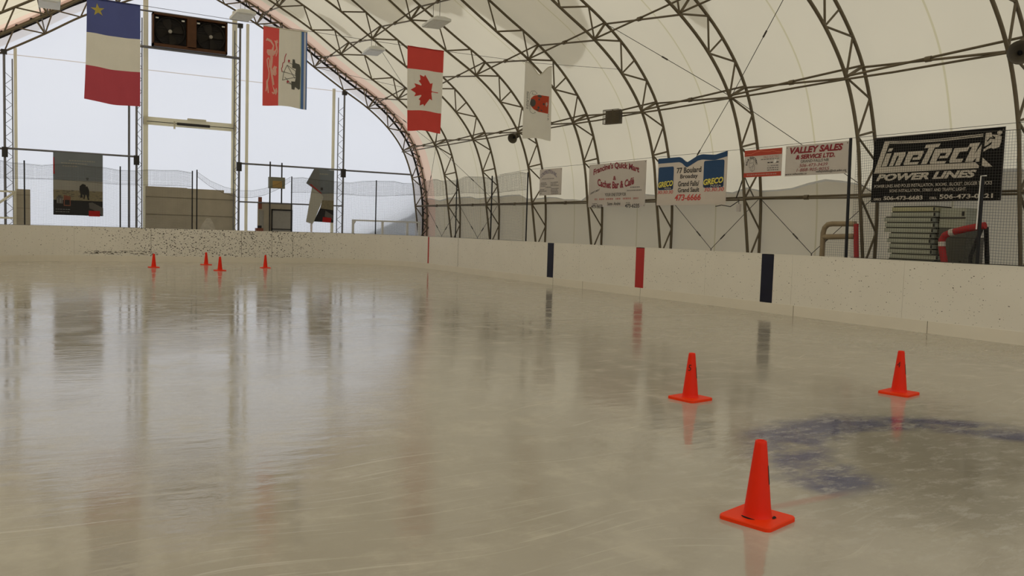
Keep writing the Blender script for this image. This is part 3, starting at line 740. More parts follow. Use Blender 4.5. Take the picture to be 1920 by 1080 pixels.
net_wall(sub_path(OUTP, sx_(5.58), sx_(-1.6)), 1.2, wv, .05, .0018, 'safety_net', 'fine black net above the far boards left of the doorway posts')
OUTQ = board_path(.19, 10); qe = (RYE - RR + 5.0) + PI / 2 * (RR + .19); qx = lambda x: qe + (RX1 - RR - x)
net_wall(sub_path(OUTQ, so(22.15), qx(9.2)), wb_, lambda s: wv(s) - .02, .042, .0018, 'net_valance', 'doubled upper band of net round the far right corner')
net_wall(sub_path(OUTQ, qx(5.58), qx(-1.6)), wb_, lambda s: wv(s) - .02, .042, .0018, 'net_valance', 'doubled upper band of net left of the doorway posts')
tagf = lambda s: 3.30 - .62 * math.sin(min(1, max(0, s / 3.4)) * PI) ** .8
net_wall([(5.74, 32.86), (9.2, 32.86)], lambda s: tagf(s) - .16 - .1 * math.sin(s * .9), tagf, .045, .0022, 'sagging_net', 'black net sagging loosely across the tall doorway')
def npost(x, y, z, label, r=.022, lean=(0, 0), z0=0.0):
    return tag(G().tube([(x, y, z0), (x + lean[0], y + lean[1], z)], r, 8).build('net_post', 'black'), label, 'post', 'thin black net posts behind the boards')
yb = RYE + .16
npost(.29, yb, 3.33, 'thin black net post by the plywood sheet at far left'); npost(3.20, yb, 3.32, 'thin black net post right of the flat poster')
npost(5.59, yb, 3.31, 'left of the two close black net posts before the plywood'); npost(5.75, yb, 3.36, 'right of the two close black net posts before the plywood')
npost(9.22, yb, 3.32, 'thin black net post right of the small doorway'); npost(12.36, 32.02, 3.32, 'thin black net post by the corner timber rail')
npost(13.36, 26.9, 3.25, 'black net post by the second arch on the right side'); npost(13.36, 24.35, 3.25, 'black net post by the third arch on the right side'); npost(13.36, 22.12, 3.27, 'black net post where the corner net ends')
# near net in front of the black banner
NX = 13.34
npost(NX + .02, 10.57, 3.40, 'leaning thick black net post left of the black banner', .028, (0, .06)); npost(NX + .02, 8.08, 2.62, 'black net post in front of the black banner', .028, (0, .0))
npost(NX + .02, 5.4, 3.4, 'black net post beyond the right picture edge', .028)
net_wall([(NX + .1, 10.55), (NX + .1, 5.4)], 1.2, lambda s: 3.33 + .03 * math.sin(s * 1.5), .046, .0024, 'safety_net', 'black net hanging in front of the black banner')
tag(G().tube([(NX - .03, 8.10, 1.75), (NX - .03, 8.09, 2.3), (NX - .03, 8.08, 2.60), (NX - .03, 7.99, 2.60)], .010, 6).build('white_strap', 'white'), 'white strap hanging down the black post before the banner', 'strap')

# ------------------------------------------------------------------ flags on one wire across the rink
FY = TY(6)
cable('flag_wire', [(-2.15, FY, 5.70), (1.2, FY, 5.60), (4.4, FY, 5.57), (8.0, FY, 5.56), (11.0, FY, 5.60), (13.6, FY, 5.76)], 'thin wire across the rink carrying the four flags', .005, grp=None)
def wave(a, ph, w, h, pinch=0.0):
    def f(x, y, z=0):
        t = min(1, max(0, -y / h))
        return (x + pinch * t * math.sin(x / w * PI - PI / 2) , y - .02 * t * math.cos(x / w * 2 * PI), z + a * (.35 + .65 * t) * math.sin(x / w * 7 + ph) + .5 * a * math.sin(x / w * 15 + y * 2 + ph))
    return f
def flag(name, label, x, ztop, w, h, bands, horiz, wv_, top=None, edge=None):
    """bands: (fraction end, material) along the height (horiz) or width"""
    t = thing(name, label, 'flag', (x, FY - .01, ztop), FACE_S)
    mats = []; nx, ny = 30, 44; g = G()
    for _, m_ in bands:
        if m_ not in mats: mats.append(m_)
    cuts = [0] + [b for b, _ in bands]
    def grid(n, frac):
        r = [i / n for i in range(n + 1)]
        if frac:
            for c in cuts[1:-1]:
                j = min(range(1, n), key=lambda q: abs(r[q] - c)); r[j] = c
        return r
    U, V = grid(nx, not horiz), grid(ny, horiz)
    for v in V:
        for u in U:
            x_, y_ = u * w, -v * h
            if top: y_ += top(u) * (1 - v) ** 1.5
            g.v.append(wv_(x_, y_, 0))
    for j in range(ny):
        for i in range(nx):
            c = (V[j] + V[j + 1]) / 2 if horiz else (U[i] + U[i + 1]) / 2
            k = next(q for q, (b, _) in enumerate(bands) if c <= b + 1e-9)
            g.f.append([j * (nx + 1) + i, (j + 1) * (nx + 1) + i, (j + 1) * (nx + 1) + i + 1, j * (nx + 1) + i + 1]); g.sm.append(True); g.mi.append(mats.index(bands[k][1]))
    g.build('cloth', mats, t)
    g = G().tube([wv_(u * w, (top(u) if top else 0), 0) for u in U], .012, 6); g.build('hem', bands[0][1] if horiz else 'f_white', t)
    return t
def emblem(t, g, name, mat, wv_, lift=.010, maxlen=.07):
    g.refine(0, maxlen); g.warp(lambda x, y, z: wv_(x, y, z + lift)); return g.build(name, mat, t)
# 1: blue, white, red with a gold star
w, h = .92, 1.92; _w1 = wave(.026, .6, w, h)
def wv1(x, y, z=0):
    p = _w1(x, y, z); t = min(1, max(0, -y / h)); return (p[0] - .05 * t * t * (1 - x / w), p[1] + .03 * t * math.cos(x / w * 2 * PI) + .05 * t * (1 - x / w) ** 2, p[2])
f1 = flag('hanging_flag', 'large blue white and red flag with a yellow star, leftmost of the flags', 1.19, 5.58, w, h, [(.335, 'f_blue'), (.66, 'f_white'), (1, 'f_red')], True, wv1)
g = G(); g.poly([(.185 + (.125 if k % 2 == 0 else .048) * math.cos(PI / 2 + k * PI / 5 + .12), -.20 + (.125 if k % 2 == 0 else .048) * math.sin(PI / 2 + k * PI / 5 + .12)) for k in range(10)])
emblem(f1, g, 'star', 'f_yellow', wv1)
# 2: lion and ship flag, hung on its side
w, h = .92, 1.60; wv2 = wave(.018, 1.4, w, h)
f2 = flag('hanging_flag', 'flag with gold lion on red and a dark ship on white, hung sideways', 4.44, 5.54, w, h, [(.36, 'f_rose'), (.845, 'f_white'), (.865, 'f_green'), (.925, 'f_midblue'), (.97, 'f_pale'), (1, 'f_midblue')], False, wv2)
k_ = w / 515.; ox, oy = 55, 80
def q2(L, s=k_): return [((x - ox) * k_, -(y - oy) * h / 930.) for x, y in L]
g = G()
for L in ([(105, 350), (160, 345), (190, 365), (180, 410), (150, 428), (115, 415), (102, 385)], [(140, 425), (170, 425), (165, 500), (158, 560), (168, 640), (185, 760), (165, 770), (148, 650), (138, 560)],
          [(150, 350), (165, 300), (140, 260), (95, 240), (105, 215), (150, 235), (178, 290), (172, 350)], [(180, 370), (205, 330), (195, 260), (185, 235), (215, 235), (215, 320), (200, 400)],
          [(150, 560), (185, 600), (205, 640), (195, 655), (165, 640)], [(185, 600), (170, 570), (190, 530), (208, 560), (212, 640)], [(165, 760), (195, 820), (215, 800), (215, 860), (175, 875), (160, 845), (185, 850), (175, 800)]):
    cxm = sum(p[0] for p in L) / len(L); g.poly(q2([(cxm + (x - cxm) * 1.18, y) for x, y in L]))
for L in ([(128, 560), (128, 480), (115, 445), (100, 470), (108, 540), (125, 620), (120, 680), (105, 740), (118, 860)], [(100, 225), (88, 250)], [(215, 225), (222, 260)], [(215, 300), (222, 360), (205, 420)], [(205, 540), (216, 560)], [(120, 690), (98, 720), (100, 780), (92, 840)], [(212, 800), (222, 840), (205, 880)]): g.stroke(q2(L), .022)
emblem(f2, g, 'lion', 'f_gold', wv2, .010, .09)
g = G()
for L in ([(400, 430), (425, 430), (432, 470), (480, 480), (492, 520), (490, 770), (475, 785), (432, 760), (425, 795), (390, 795), (386, 700), (430, 695), (440, 640), (432, 600), (440, 540), (395, 535)],): g.poly(q2(L))
for L in ([(335, 512), (300, 600), (285, 700)], [(335, 512), (440, 570)], [(300, 600), (440, 620)], [(285, 700), (440, 640)], [(310, 660), (390, 740)], [(345, 478), (400, 492)], [(330, 730), (390, 735)], [(275, 600), (310, 600)], [(335, 512), (430, 660)]): g.stroke(q2(L), .011)
emblem(f2, g, 'ship', 'f_ship', wv2, .010, .09)
g = G(); g.stroke(q2([(325, 375), (308, 420), (303, 480), (285, 495), (282, 540), (272, 560), (280, 600)]), .016)
for L in ([(345, 445), (368, 445), (368, 472), (345, 472)], [(333, 700), (356, 700), (356, 725), (333, 725)]): g.poly(q2(L))
emblem(f2, g, 'pennants', 'f_red', wv2, .012, .09)
# 3: leaf flag
w, h = .90, 1.86; wv3 = wave(.016, .3, w, h, -.04)
f3 = flag('hanging_flag', 'red and white flag with a red maple leaf on its side', 7.64, 5.56, w, h, [(.262, 'f_scarlet'), (.755, 'f_white'), (1, 'f_scarlet')], True, wv3)
HALF = [(4845, 4430), (4845, 3567), (4956, 3469), (5815, 3620), (5699, 3300), (5719, 3227), (6660, 2465), (6448, 2366), (6414, 2287), (6600, 1715), (6058, 1830), (5985, 1792), (5880, 1545), (5457, 1999), (5346, 1942), (5550, 890), (5223, 1079), (5132, 1052), (4800, 400)]
LEAF = HALF + [(9600 - x, y) for x, y in reversed(HALF[:-1])]
g = G().poly([(y / 4800 * w * .96 + .0, -x / 9600 * h * 1.0 - .02) for x, y in LEAF]); emblem(f3, g, 'maple_leaf', 'f_scarlet', wv3, .010)
# 4: white flag with red shield, top edge sagging in the middle
w, h = .78, 1.83; wv4 = wave(.014, 2.0, w, h, .02)
sagt = lambda u: -.26 * math.exp(-((u - .54) / .24) ** 2) * (1 - abs(u - .54) * .2) - .02 * u
f4 = flag('hanging_flag', 'plain white flag with small red shield, its top edge sagging', 10.72, 5.60, w, h, [(1, 'f_white')], True, wv4, sagt)
def q4(L): return [((x - 90) / 330. * w, -(y - 40) / 1000. * h) for x, y in L]
g = G(); g.poly(q4([(385, 455), (380, 685), (265, 685), (215, 655), (180, 610), (170, 560), (178, 510), (210, 475), (260, 458)])); emblem(f4, g, 'shield', 'f_shield', wv4)
g = G()
for x, y, a, b in ((200, 570, 34, 52), (275, 475, 26, 18), (270, 520, 12, 14), (265, 628, 13, 16), (255, 660, 16, 10), (325, 570, 12, 14), (300, 660, 10, 8)):
    g.poly(q4([(x + a * math.cos(i * PI / 6), y + b * math.sin(i * PI / 6)) for i in range(12)]))
emblem(f4, g, 'shield_charges', 'f_ship', wv4, .014)
g = G(); g.poly(q4([(345, 550), (362, 535), (372, 560), (360, 600), (348, 590)])); emblem(f4, g, 'shield_crown', 'f_white', wv4, .015)
g = G()
for L in ([(150, 450), (160, 480), (150, 560), (158, 640), (175, 690), (205, 712), (235, 700), (225, 685)], [(160, 450), (180, 415), (215, 410), (245, 440), (225, 462), (190, 455), (195, 430)], [(180, 520), (165, 600), (180, 660)]): g.stroke(q4(L), .008)
emblem(f4, g, 'scroll', 'f_ship', wv4, .012, .09)
text(f4, 'Saint-André', .07, .14, -1.12, -.70, 'f_ship', .012, .005, .2, wv4, rot=-PI / 2)
text(f4, 'N.B.', .67, .70, -1.35, -1.18, 'f_ship', .012, 0, .2, wv4, rot=-PI / 2)

# ------------------------------------------------------------------ hanging lamps (switched off)
lab = ['white box lamp hanging in front of the mid roof tubes, by the leaf flag', 'white box lamp hanging nearest the camera on the right roof slope', 'white box lamp hanging right of the twin fans', 'white box lamp hanging at the top left over the star flag']
lamp0 = None
for (x, y, z, rz), l in zip(((10.44, 27.55, 7.32, 1.45), (10.46, 22.65, 7.32, 1.45), (5.70, 25.55, 7.38, 1.55), (.88, 27.5, 7.38, 1.55)), lab):
    if lamp0 is None:
        lamp0 = t = thing('hanging_lamp', l, 'lamp', (x, y, z), Matrix.Rotation(rz, 3, 'Z'), group='white box lamps under the roof')
        a, b, c = .56, .27, .13
        oct_ = lambda sx, sy, zz: [(p * sx, q * sy, zz) for p, q in ((-1, -.86), (-.93, -1), (.93, -1), (1, -.86), (1, .86), (.93, 1), (-.93, 1), (-1, .86))]
        g = G(); v1, v2, v3 = oct_(a, b, 0), oct_(a, b, c * .5), oct_(a * .8, b * .5, c)
        g.add(v1 + v2 + v3, [tuple(range(7, -1, -1)), tuple(range(16, 24))] + [(i + 8 * r, (i + 1) % 8 + 8 * r, (i + 1) % 8 + 8 * r + 8, i + 8 * r + 8) for r in (0, 1) for i in range(8)]); g.build('housing', 'lamp', t)
        G().box(-a * .72, a * .72, -b * .72, b * .72, -.012, 0).build('diffuser', 'lamp', t)
        for sx in (-.3, .3):
            G().tube([(sx, 0, c), (sx, 0, c + .52)], .007, 5).build('hanger', 'cable', t)
    else:
        c_ = copy_tree(lamp0); c_.location = (x, y, z); c_.rotation_euler = (0, 0, rz); c_['label'] = l
        if abs(x - XC) < 5 and x > 2:
            pass

# ------------------------------------------------------------------ speakers and caged lamp on the shoulder tubes
def horn(loc, aim, label, sc=1.0):
    q = Vector(aim).normalized(); rot = q.to_track_quat('Z', 'Y').to_matrix()
    t = thing('horn_speaker', label, 'loudspeaker', loc, rot)
    G().lathe([(.03 * sc, -.24 * sc), (.035 * sc, -.1 * sc), (.07 * sc, 0), (.125 * sc, .09 * sc), (.165 * sc, .14 * sc), (.155 * sc, .14 * sc), (.11 * sc, .07 * sc), (.05 * sc, 0), (0.001, -.03 * sc)], 24).build('bell', 'horn', t)
    G().lathe([(.001, -.36 * sc), (.08 * sc, -.36 * sc), (.085 * sc, -.22 * sc), (.03 * sc, -.2 * sc)], 20).build('driver', 'horn', t)
    G().lathe([(.001, .06 * sc), (.03 * sc, .04 * sc), (.035 * sc, -.02 * sc)], 14).build('phase_plug', 'black', t)
    G().box(-.03, .03, -.02, .02, -.3 * sc, -.24 * sc).build('bracket', 'steel', t)
    return t
horn((14.16, TY(4) - .10, 4.55), (-.75, -.55, -.35), 'grey horn loudspeaker on the shoulder tube beside the white flag')
horn((14.06, 8.03, 4.62), (-.85, -.5, -.15), 'large dark horn loudspeaker at the right picture edge', 1.15)
cg = thing('caged_lamp', 'square floodlight in a wire cage on the shoulder tube', 'floodlight', (14.42, 19.38, 4.74), Matrix.Rotation(.25, 3, 'Z'))
G().box(-.02, .06, -.27, .27, -.19, .19).build('housing', 'horn', cg)
g = G()
for k in range(13): g.tube([(-.12, -.27 + .045 * k, -.19), (-.12, -.27 + .045 * k, .19)], .006, 4)
for k in range(10): g.tube([(-.12, -.27, -.19 + .042 * k), (-.12, .27, -.19 + .042 * k)], .006, 4)
for yy in (-.27, 0, .27):
    for zz in (-.19, .19): g.tube([(-.12, yy, zz), (.02, yy, zz)], .006, 4)
g.tube([(-.12, -.27, -.19), (-.12, .27, -.19), (-.12, .27, .19), (-.12, -.27, .19)], .014, 5, True); g.build('cage', 'steel', cg)

# ------------------------------------------------------------------ banners along the right side
BX = 14.78
cable('banner_wire', [(BX + .05, 26.5, 3.46), (BX + .03, 24.5, 3.55), (BX, 21.2, 3.55), (BX, 18.06, 3.57), (BX, 14.84, 3.57), (BX, 11.62, 3.60), (BX, 8.4, 3.60), (BX, 5.18, 3.62)], 'thin wire along the right side carrying the banners', .005, grp=None)
def banner(name, label, yl, yr, z0, z1, mat, top=None, x=BX, th=.012):
    """yl: left edge seen from the rink; local x runs right, y up from the lower edge"""
    w, h = yl - yr, z1 - z0
    t = thing(name, label, 'banner', (x, yl, z0), FACE_W)
    if top: pts = [(0, 0), (w, 0)] + [(w * (1 - k / 20), h + top(1 - k / 20)) for k in range(21)]
    else: pts = [(0, 0), (w, 0), (w, h), (0, h)]
    G().poly(pts, 0, th).build('sheet', mat, t)
    for cx_ in (.03, w - .03):
        for cy_ in (.03, h - .04):
            if not top: G().disc(cx_, cy_, .012, z=.003).build('grommet', 'cable', t)
    return t, w, h
def rule(t, x0, x1, y, mat, hgt=.03, n=None, name='small_print'):
    """illegible small print: a broken row of dashes"""
    g = G(); x = x0
    while x < x1 - .02:
        d = random.uniform(.03, .08); e = min(x1, x + d); g.add([(x, y, .005), (e, y, .005), (e, y + hgt, .005), (x, y + hgt, .005)], [(0, 1, 2, 3)]); x = e + random.uniform(.012, .022)
    return g.build(name, mat, t)
# small pale banner
t, w, h = banner('banner', 'small pale banner with faded violet writing, farthest of the banners', 23.72, 22.44, 2.67, 3.51, 'b_grey')
text(t, 'CONSTRUCTION INC.', .05, 1.02, .56, .68, 'ink_violet', .006, .02, 0, lambda x, y, z: (x, y + .13 - .62 * (x - .53) ** 2, z))
rule(t, .15, .88, .515, 'ink_grey', .022)
for x0, x1, y in ((.08, .42, .385), (.08, .45, .335), (.08, .36, .285), (.68, 1.12, .385), (.68, 1.0, .335), (.68, 1.17, .285), (.38, .72, .24), (.02, .30, .17), (.02, .46, .12), (.02, .16, .06), (.70, 1.14, .19), (.70, 1.10, .14), (.70, 1.12, .09), (.70, 1.14, .04)): rule(t, x0, x1, y, 'ink_grey', .026)
# mart and cafe banner
t, w, h = banner('banner', 'square white banner with arched maroon mart and café lettering', 20.95, 18.30, 2.27, 3.52, 'b_grey')
sx, sy = w / 1100., h / 870.
def mt(s, x0, x1, y0, y1, mat, **k): return text(t, s, x0 * sx, x1 * sx, h - y1 * sy, h - y0 * sy, mat, **k)
arch1 = lambda x, y, z: (x, y + .16 - .25 * ((x - w * .48) / (w * .5)) ** 2, z); arch2 = lambda x, y, z: (x, y - .11 + .26 * ((x - w * .5) / (w * .5)) ** 2, z)
mt("Francine's Quick Mart", 95, 980, 100, 245, 'ink_maroon', bold=.035, warp=arch1); mt('&', 495, 555, 262, 345, 'ink_maroon', bold=.03); mt('Cachet Bar & Café', 185, 895, 290, 435, 'ink_maroon', bold=.035, warp=arch2)
mt("LARRY'S MEAT", 45, 235, 540, 580, 'ink_black', bold=.01, warp=lambda x, y, z: (x, y + (x - .3) * .45 * .55, z))
mt('YOUR ONE STOP FOR', 345, 755, 595, 660, 'ink_black', bold=.004)
for a, b in ((135, 190), (230, 335), (365, 520), (560, 660), (700, 855), (890, 985)): rule(t, a * sx, b * sx, h - 730 * sy, 'ink_pale_red', .05)
for k in range(2): rule(t, (830 - 60 * k) * sx, (1000 + 40 * k) * sx, h - (510 + 60 * k) * sy, 'ink_grey', .03)
mt('Saint- André', 400, 655, 775, 840, 'ink_black', bold=.01); mt('473-5653', 75, 300, 822, 898, 'ink_black', bold=.022); mt('473-6235', 745, 1010, 816, 893, 'ink_black', bold=.022)
rule(t, 90 * sx, 190 * sx, h - 805 * sy, 'ink_black', .014); rule(t, 760 * sx, 840 * sx, h - 800 * sy, 'ink_black', .014)
# blue topped banner with the sagging edge
prof = [(0, 0), (.33, .0), (.37, -.03), (.44, -.155), (.50, -.10), (.60, .0), (.66, .02), (.74, .0), (.84, -.02), (.93, .02), (1, .05)]
def sag5(u):
    for (a, b), (c, d) in zip(prof, prof[1:]):
        if a <= u <= c: return b + (d - b) * (u - a) / (c - a)
    return 0
t, w, h = banner('banner', 'white banner with sagging blue top edge and two blue logo squares', 17.80, 15.25, 2.29, 3.52, 'b_white', sag5)
g = G()
for k in range(40):
    u0, u1 = k / 40, (k + 1) / 40
    g.add([(u0 * w, h + sag5(u0) - .13, .005), (u1 * w, h + sag5(u1) - .13, .005), (u1 * w, h + sag5(u1) + .001, .005), (u0 * w, h + sag5(u0) + .001, .005)], [(0, 1, 2, 3)])
g.build('blue_hem', 'ink_blue', t)
sx, sy = w / 1090., h / 780.
def gt(s, x0, x1, y0, y1, mat, **k): return text(t, s, (x0 - 55) * sx, (x1 - 55) * sx, h - (y1 - 230) * sy, h - (y0 - 230) * sy, mat, **k)
def rrect(x0, x1, y0, y1, r, z):
    P = []
    for cx_, cy_, a0 in ((x1 - r, y1 - r, 0), (x0 + r, y1 - r, 90), (x0 + r, y0 + r, 180), (x1 - r, y0 + r, 270)):
        for k in range(5): a = math.radians(a0 + k * 22.5); P.append((cx_ + r * math.cos(a), cy_ + r * math.sin(a)))
    return G().poly(P, z)
for x0, x1, y0, y1, wd in ((70, 328, 375, 755, ''), (805, 1108, 325, 745, '')):
    rrect((x0 - 55) * sx, (x1 - 55) * sx, h - (y1 - 230) * sy, h - (y0 - 230) * sy, .05, .004).build('logo_square', 'ink_blue', t)
    rrect((x0 - 45) * sx, (x1 - 65) * sx, h - (y1 - 240) * sy, h - (y1 - 355) * sy, .04, .006).build('logo_foot', 'ink_navy', t)
    gt('GRECO', x0 + 6, x1 - 4, y1 - 140, y1 - 45, 'ink_yellow', z=.009, bold=.04, shear=.15, warp=lambda x, y, z, c=(x0 - 55) * sx: (x, y + (x - c) * .07 - .015, z), name='logo_lettering')
    gt('PIZZA', x0 + 115, x1 - 30, y1 - 38, y1 - 12, 'ink_white', z=.009, bold=.02, name='logo_lettering')
gt('77 Boulard', 378, 768, 405, 495, 'ink_black', bold=.02); gt('Broaday', 440, 718, 515, 600, 'ink_black', bold=.02); gt('Grand Falls/', 408, 745, 625, 710, 'ink_black', bold=.02); gt('Grand Sault', 410, 750, 730, 805, 'ink_black', bold=.02)
gt('30:30:30', 65, 330, 765, 820, 'ink_red', bold=.01, shear=.15); gt('30:30:30', 825, 1118, 745, 805, 'ink_red', bold=.01, shear=.15); gt('473-6666', 362, 778, 835, 940, 'ink_red', bold=.025, shear=.15)
# small red and white electric banner
t, w, h = banner('banner', 'small white banner with red bands at top and foot', 14.69, 13.56, 2.91, 3.53, 'b_grey')
G().poly([(0, h * .78), (w, h * .78), (w, h), (0, h)], .004).build('red_band', 'ink_rust', t); G().poly([(0, 0), (w, 0), (w, h * .16), (0, h * .16)], .004).build('red_band', 'ink_rust', t)
G().stroke([(.02, h * .83), (.1, h * .86), (.2, h * .84), (.35, h * .92), (.5, h * .95), (.62, h * .92), (.75, h * .90), (.85, h * .93), (1.0, h * .87), (w - .02, h * .85)], .010, .007).build('lightning_line', 'ink_flame', t)
rc = lambda x, y, z: (.235 - (.155 + (y - .45)) * math.cos((x - .02) / .42 * PI), .30 + (.155 + (y - .45)) * math.sin((x - .02) / .42 * PI) * 1.0, z)
text(t, 'PAUL ELECTRIC', .0, .46, .42, .47, 'ink_black', .007, .03, 0, rc)
g = G(); 
for L in ([(.17, .22), (.16, .32), (.20, .40), (.25, .43), (.31, .38), (.30, .30), (.26, .24), (.17, .22)], [(.18, .32), (.28, .33)], [(.30, .30), (.34, .24), (.33, .16), (.27, .13), (.25, .18), (.30, .26)], [(.20, .22), (.21, .15), (.27, .13)]): g.stroke(L, .009, .007)
g.build('emblem', 'ink_grey', t)
text(t, 'PAUL ELECTRIC', .60, 1.06, h * .66, h * .75, 'ink_pale_red', .007, .0)
rule(t, .52, 1.06, h * .61, 'ink_grey', .018); text(t, 'Tel:', .72, .79, h * .36, h * .41, 'ink_grey', .007)
rule(t, .72, 1.05, h * .48, 'ink_black', .022); rule(t, .82, 1.05, h * .365, 'ink_grey', .022); rule(t, .72, 1.05, h * .285, 'ink_grey', .022); rule(t, .72, 1.05, h * .21, 'ink_grey', .022); rule(t, .1, 1.0, h * .06, 'ink_pale_red', .028)
G().poly([(.89, h * .50), (.94, h * .62), (.99, h * .60), (.985, h * .50), (.94, h * .46)], .009).build('white_tear', 'white', t)
# sales and service banner
t, w, h = banner('banner', 'white sales and service banner with dark red slanted capitals', 13.45, 11.80, 2.89, 3.55, 'b_grey')
sx, sy = w / 860., h / 385.
def vt(s, x0, x1, y0, y1, mat, **k): return text(t, s, x0 * sx, x1 * sx, h - y1 * sy, h - y0 * sy, mat, **k)
vt('VALLEY SALES', 60, 790, 22, 105, 'ink_maroon', bold=.045, shear=.2); vt('& SERVICE LTD.', 150, 690, 122, 180, 'ink_maroon', bold=.045, shear=.2)
vt('GRAND FALLS NB', 225, 610, 190, 225, 'ink_black', bold=.0); vt('506-473-3439', 205, 600, 240, 280, 'ink_maroon', bold=.0, shear=.25); vt('1-888-905-9055', 170, 625, 295, 335, 'ink_maroon', bold=.0, shear=.25)
vt('www.valleysales.ca', 15, 315, 350, 378, 'ink_black', bold=.01, shear=.2); vt('valleysales@nb.aibn.ca', 445, 845, 330, 365, 'ink_black', bold=.01, shear=.2)
# big black banner
t, w, h = banner('banner', 'big black banner with slanted white power line company lettering', 11.20, 8.60, 2.29, 3.55, 'b_black')
G().tube([(0, 0, -.01), (w, 0, -.01), (w, h, -.01), (0, h, -.01)], .009, 5, True).build('pale_hem', 'ink_grey', t)
def lt(L):
    r = []
    for x, y in L:
        u = (x - 70) / 1605.; yt = 275 - 145 * u; ybm = 1045 - 15 * u
        r.append((u * w, (ybm - y) / (ybm - yt) * h))
    return r
g = G()
for L in ([(220, 310), (292, 306), (182, 622), (1372, 562), (1416, 605), (1412, 633), (92, 700)], [(285, 395), (342, 390), (322, 428), (268, 433)], [(255, 455), (322, 450), (268, 608), (195, 615)],
          [(360, 442), (512, 434), (510, 468), (445, 600), (372, 605), (428, 482), (402, 484), (352, 607), (297, 610)],
          [(545, 430), (742, 417), (742, 448), (702, 528), (602, 533), (612, 503), (666, 499), (684, 468), (612, 472), (568, 562), (690, 554), (674, 586), (498, 598), (492, 578)],
          [(772, 345), (950, 330), (926, 372), (880, 378), (792, 580), (715, 585), (806, 386), (748, 390)],
          [(885, 400), (1090, 388), (1087, 430), (1042, 510), (938, 516), (950, 485), (1010, 481), (1030, 446), (955, 450), (905, 550), (1032, 542), (1016, 573), (835, 582), (830, 560)],
          [(1120, 390), (1292, 378), (1272, 425), (1185, 432), (1140, 522), (1232, 516), (1212, 560), (1070, 568), (1065, 545)],
          [(1300, 330), (1412, 320), (1352, 470), (1432, 340), (1418, 553), (1372, 557), (1378, 505), (1340, 555), (1250, 558), (1322, 375), (1275, 378)],
          [(1450, 505), (1565, 616), (1482, 620), (1445, 600)]): g.poly(lt(L), .005)
g.build('logo_lettering', 'ink_white', t)
g = G()
for y0, y1 in ((312, 218), (330, 240)): g.stroke(lt([(285 + 1155 * k / 16, y0 + (y1 - y0) * k / 16 + 18 * math.sin(k / 16 * PI)) for k in range(17)]), .018, .005)
g.build('wire_lines', 'ink_white', t)
g = G(); hd = lt([(1620, 200)])[0]; g.disc(hd[0], hd[1], .045, .04, .005)
g.poly(lt([(1468, 205), (1530, 198), (1538, 225), (1598, 228), (1645, 245), (1642, 320), (1625, 378), (1560, 402), (1540, 385), (1500, 402), (1455, 432), (1455, 402), (1535, 345), (1545, 305), (1515, 335), (1462, 372), (1466, 250)]), .005)
g.build('climber_emblem', 'ink_white', t)
g = G(); g.stroke(lt([(1490, 310), (1520, 265), (1575, 272), (1545, 240)]), .02, .008); g.build('emblem_gap', 'b_black', t)
def bt(s, x0, x1, y0, y1, mat='ink_white', **k):
    (a, b), (c, d) = lt([(x0, y1), (x1, y1)])[0], lt([((x0 + x1) / 2, y0)] * 2)[0]
    b2 = lt([((x0 + x1) / 2, y1)])[0][1]; return text(t, s, a, lt([(x1, y1)])[0][0], b2, d, mat, **k)
bt('POWER LINES', 128, 1395, 680, 770, bold=.05, shear=.3)
bt('POWER LINES AND POLES INSTALLATION, BOOMS , BUCKET, DIGGER TRUCKS', 112, 1575, 815, 862, bold=.008); bt('SIGNS INSTALLATION , STREET AND TRAFFIC LIGHT.', 322, 1290, 880, 925, bold=.008)
bt('OFFICE', 112, 215, 1000, 1028, bold=.03); bt('506-473-6683', 248, 768, 970, 1022, bold=.03); bt('CELL', 850, 945, 985, 1012, bold=.03); bt('506-473-0221', 975, 1592, 950, 1008, bold=.03)

# ------------------------------------------------------------------ posters on the far rail
def poster(x0, x1, z0, z1, label, clip=None):
    w, h = x1 - x0, z1 - z0
    t = thing('poster_banner', label, 'poster', (x0, YC - .05, z0), FACE_S)
    return t, w, h
t, w, h = poster(1.18, 2.75, 1.57, 3.76, 'dark poster hung flat on the rail, two standing figures on a marsh')
def band(name, y0, y1, mat, z=0.0, th=.012): return G().poly([(0, y0 * h), (w, y0 * h), (w, y1 * h), (0, y1 * h)], z, th).build(name, mat, t)
band('sky_print', .56, 1, 'p_sky'); band('haze_print', .40, .56, 'p_haze'); band('marsh_print', .24, .40, 'p_marsh'); band('water_print', 0, .24, 'p_dark')
def pq(L): return [((x - 90) / 775. * w, (1030 - y) / 990. * h) for x, y in L]
G().poly(pq([(640, 820), (700, 815), (870, 900), (870, 1030), (770, 960), (650, 910)]), .004).build('bank_print', 'p_bank', t)
g = G()
for L in ([(500, 560), (545, 522), (590, 535), (600, 570), (612, 555), (630, 580), (645, 620), (650, 690), (640, 740), (650, 775), (625, 778), (605, 700), (590, 690), (575, 765), (555, 765), (560, 700), (540, 690), (545, 745), (520, 740), (505, 760), (510, 690), (495, 620)], [(520, 835), (560, 835), (555, 890), (525, 880)], [(600, 830), (640, 830), (630, 910), (610, 900)], [(595, 425), (640, 425), (640, 435), (595, 435)], [(605, 450), (635, 450), (635, 460), (605, 460)]): g.poly(pq(L), .004)
g.build('figures_print', 'p_dark', t)
g = G()
for k in range(26):
    x, y = random.uniform(110, 840), random.uniform(630, 740)
    if 480 < x < 660: continue
    g.poly(pq([(x, y), (x + random.uniform(20, 60), y + 4), (x + 50, y + 12), (x + 5, y + 10)]), .003)
g.build('tussock_print', 'p_bank', t)
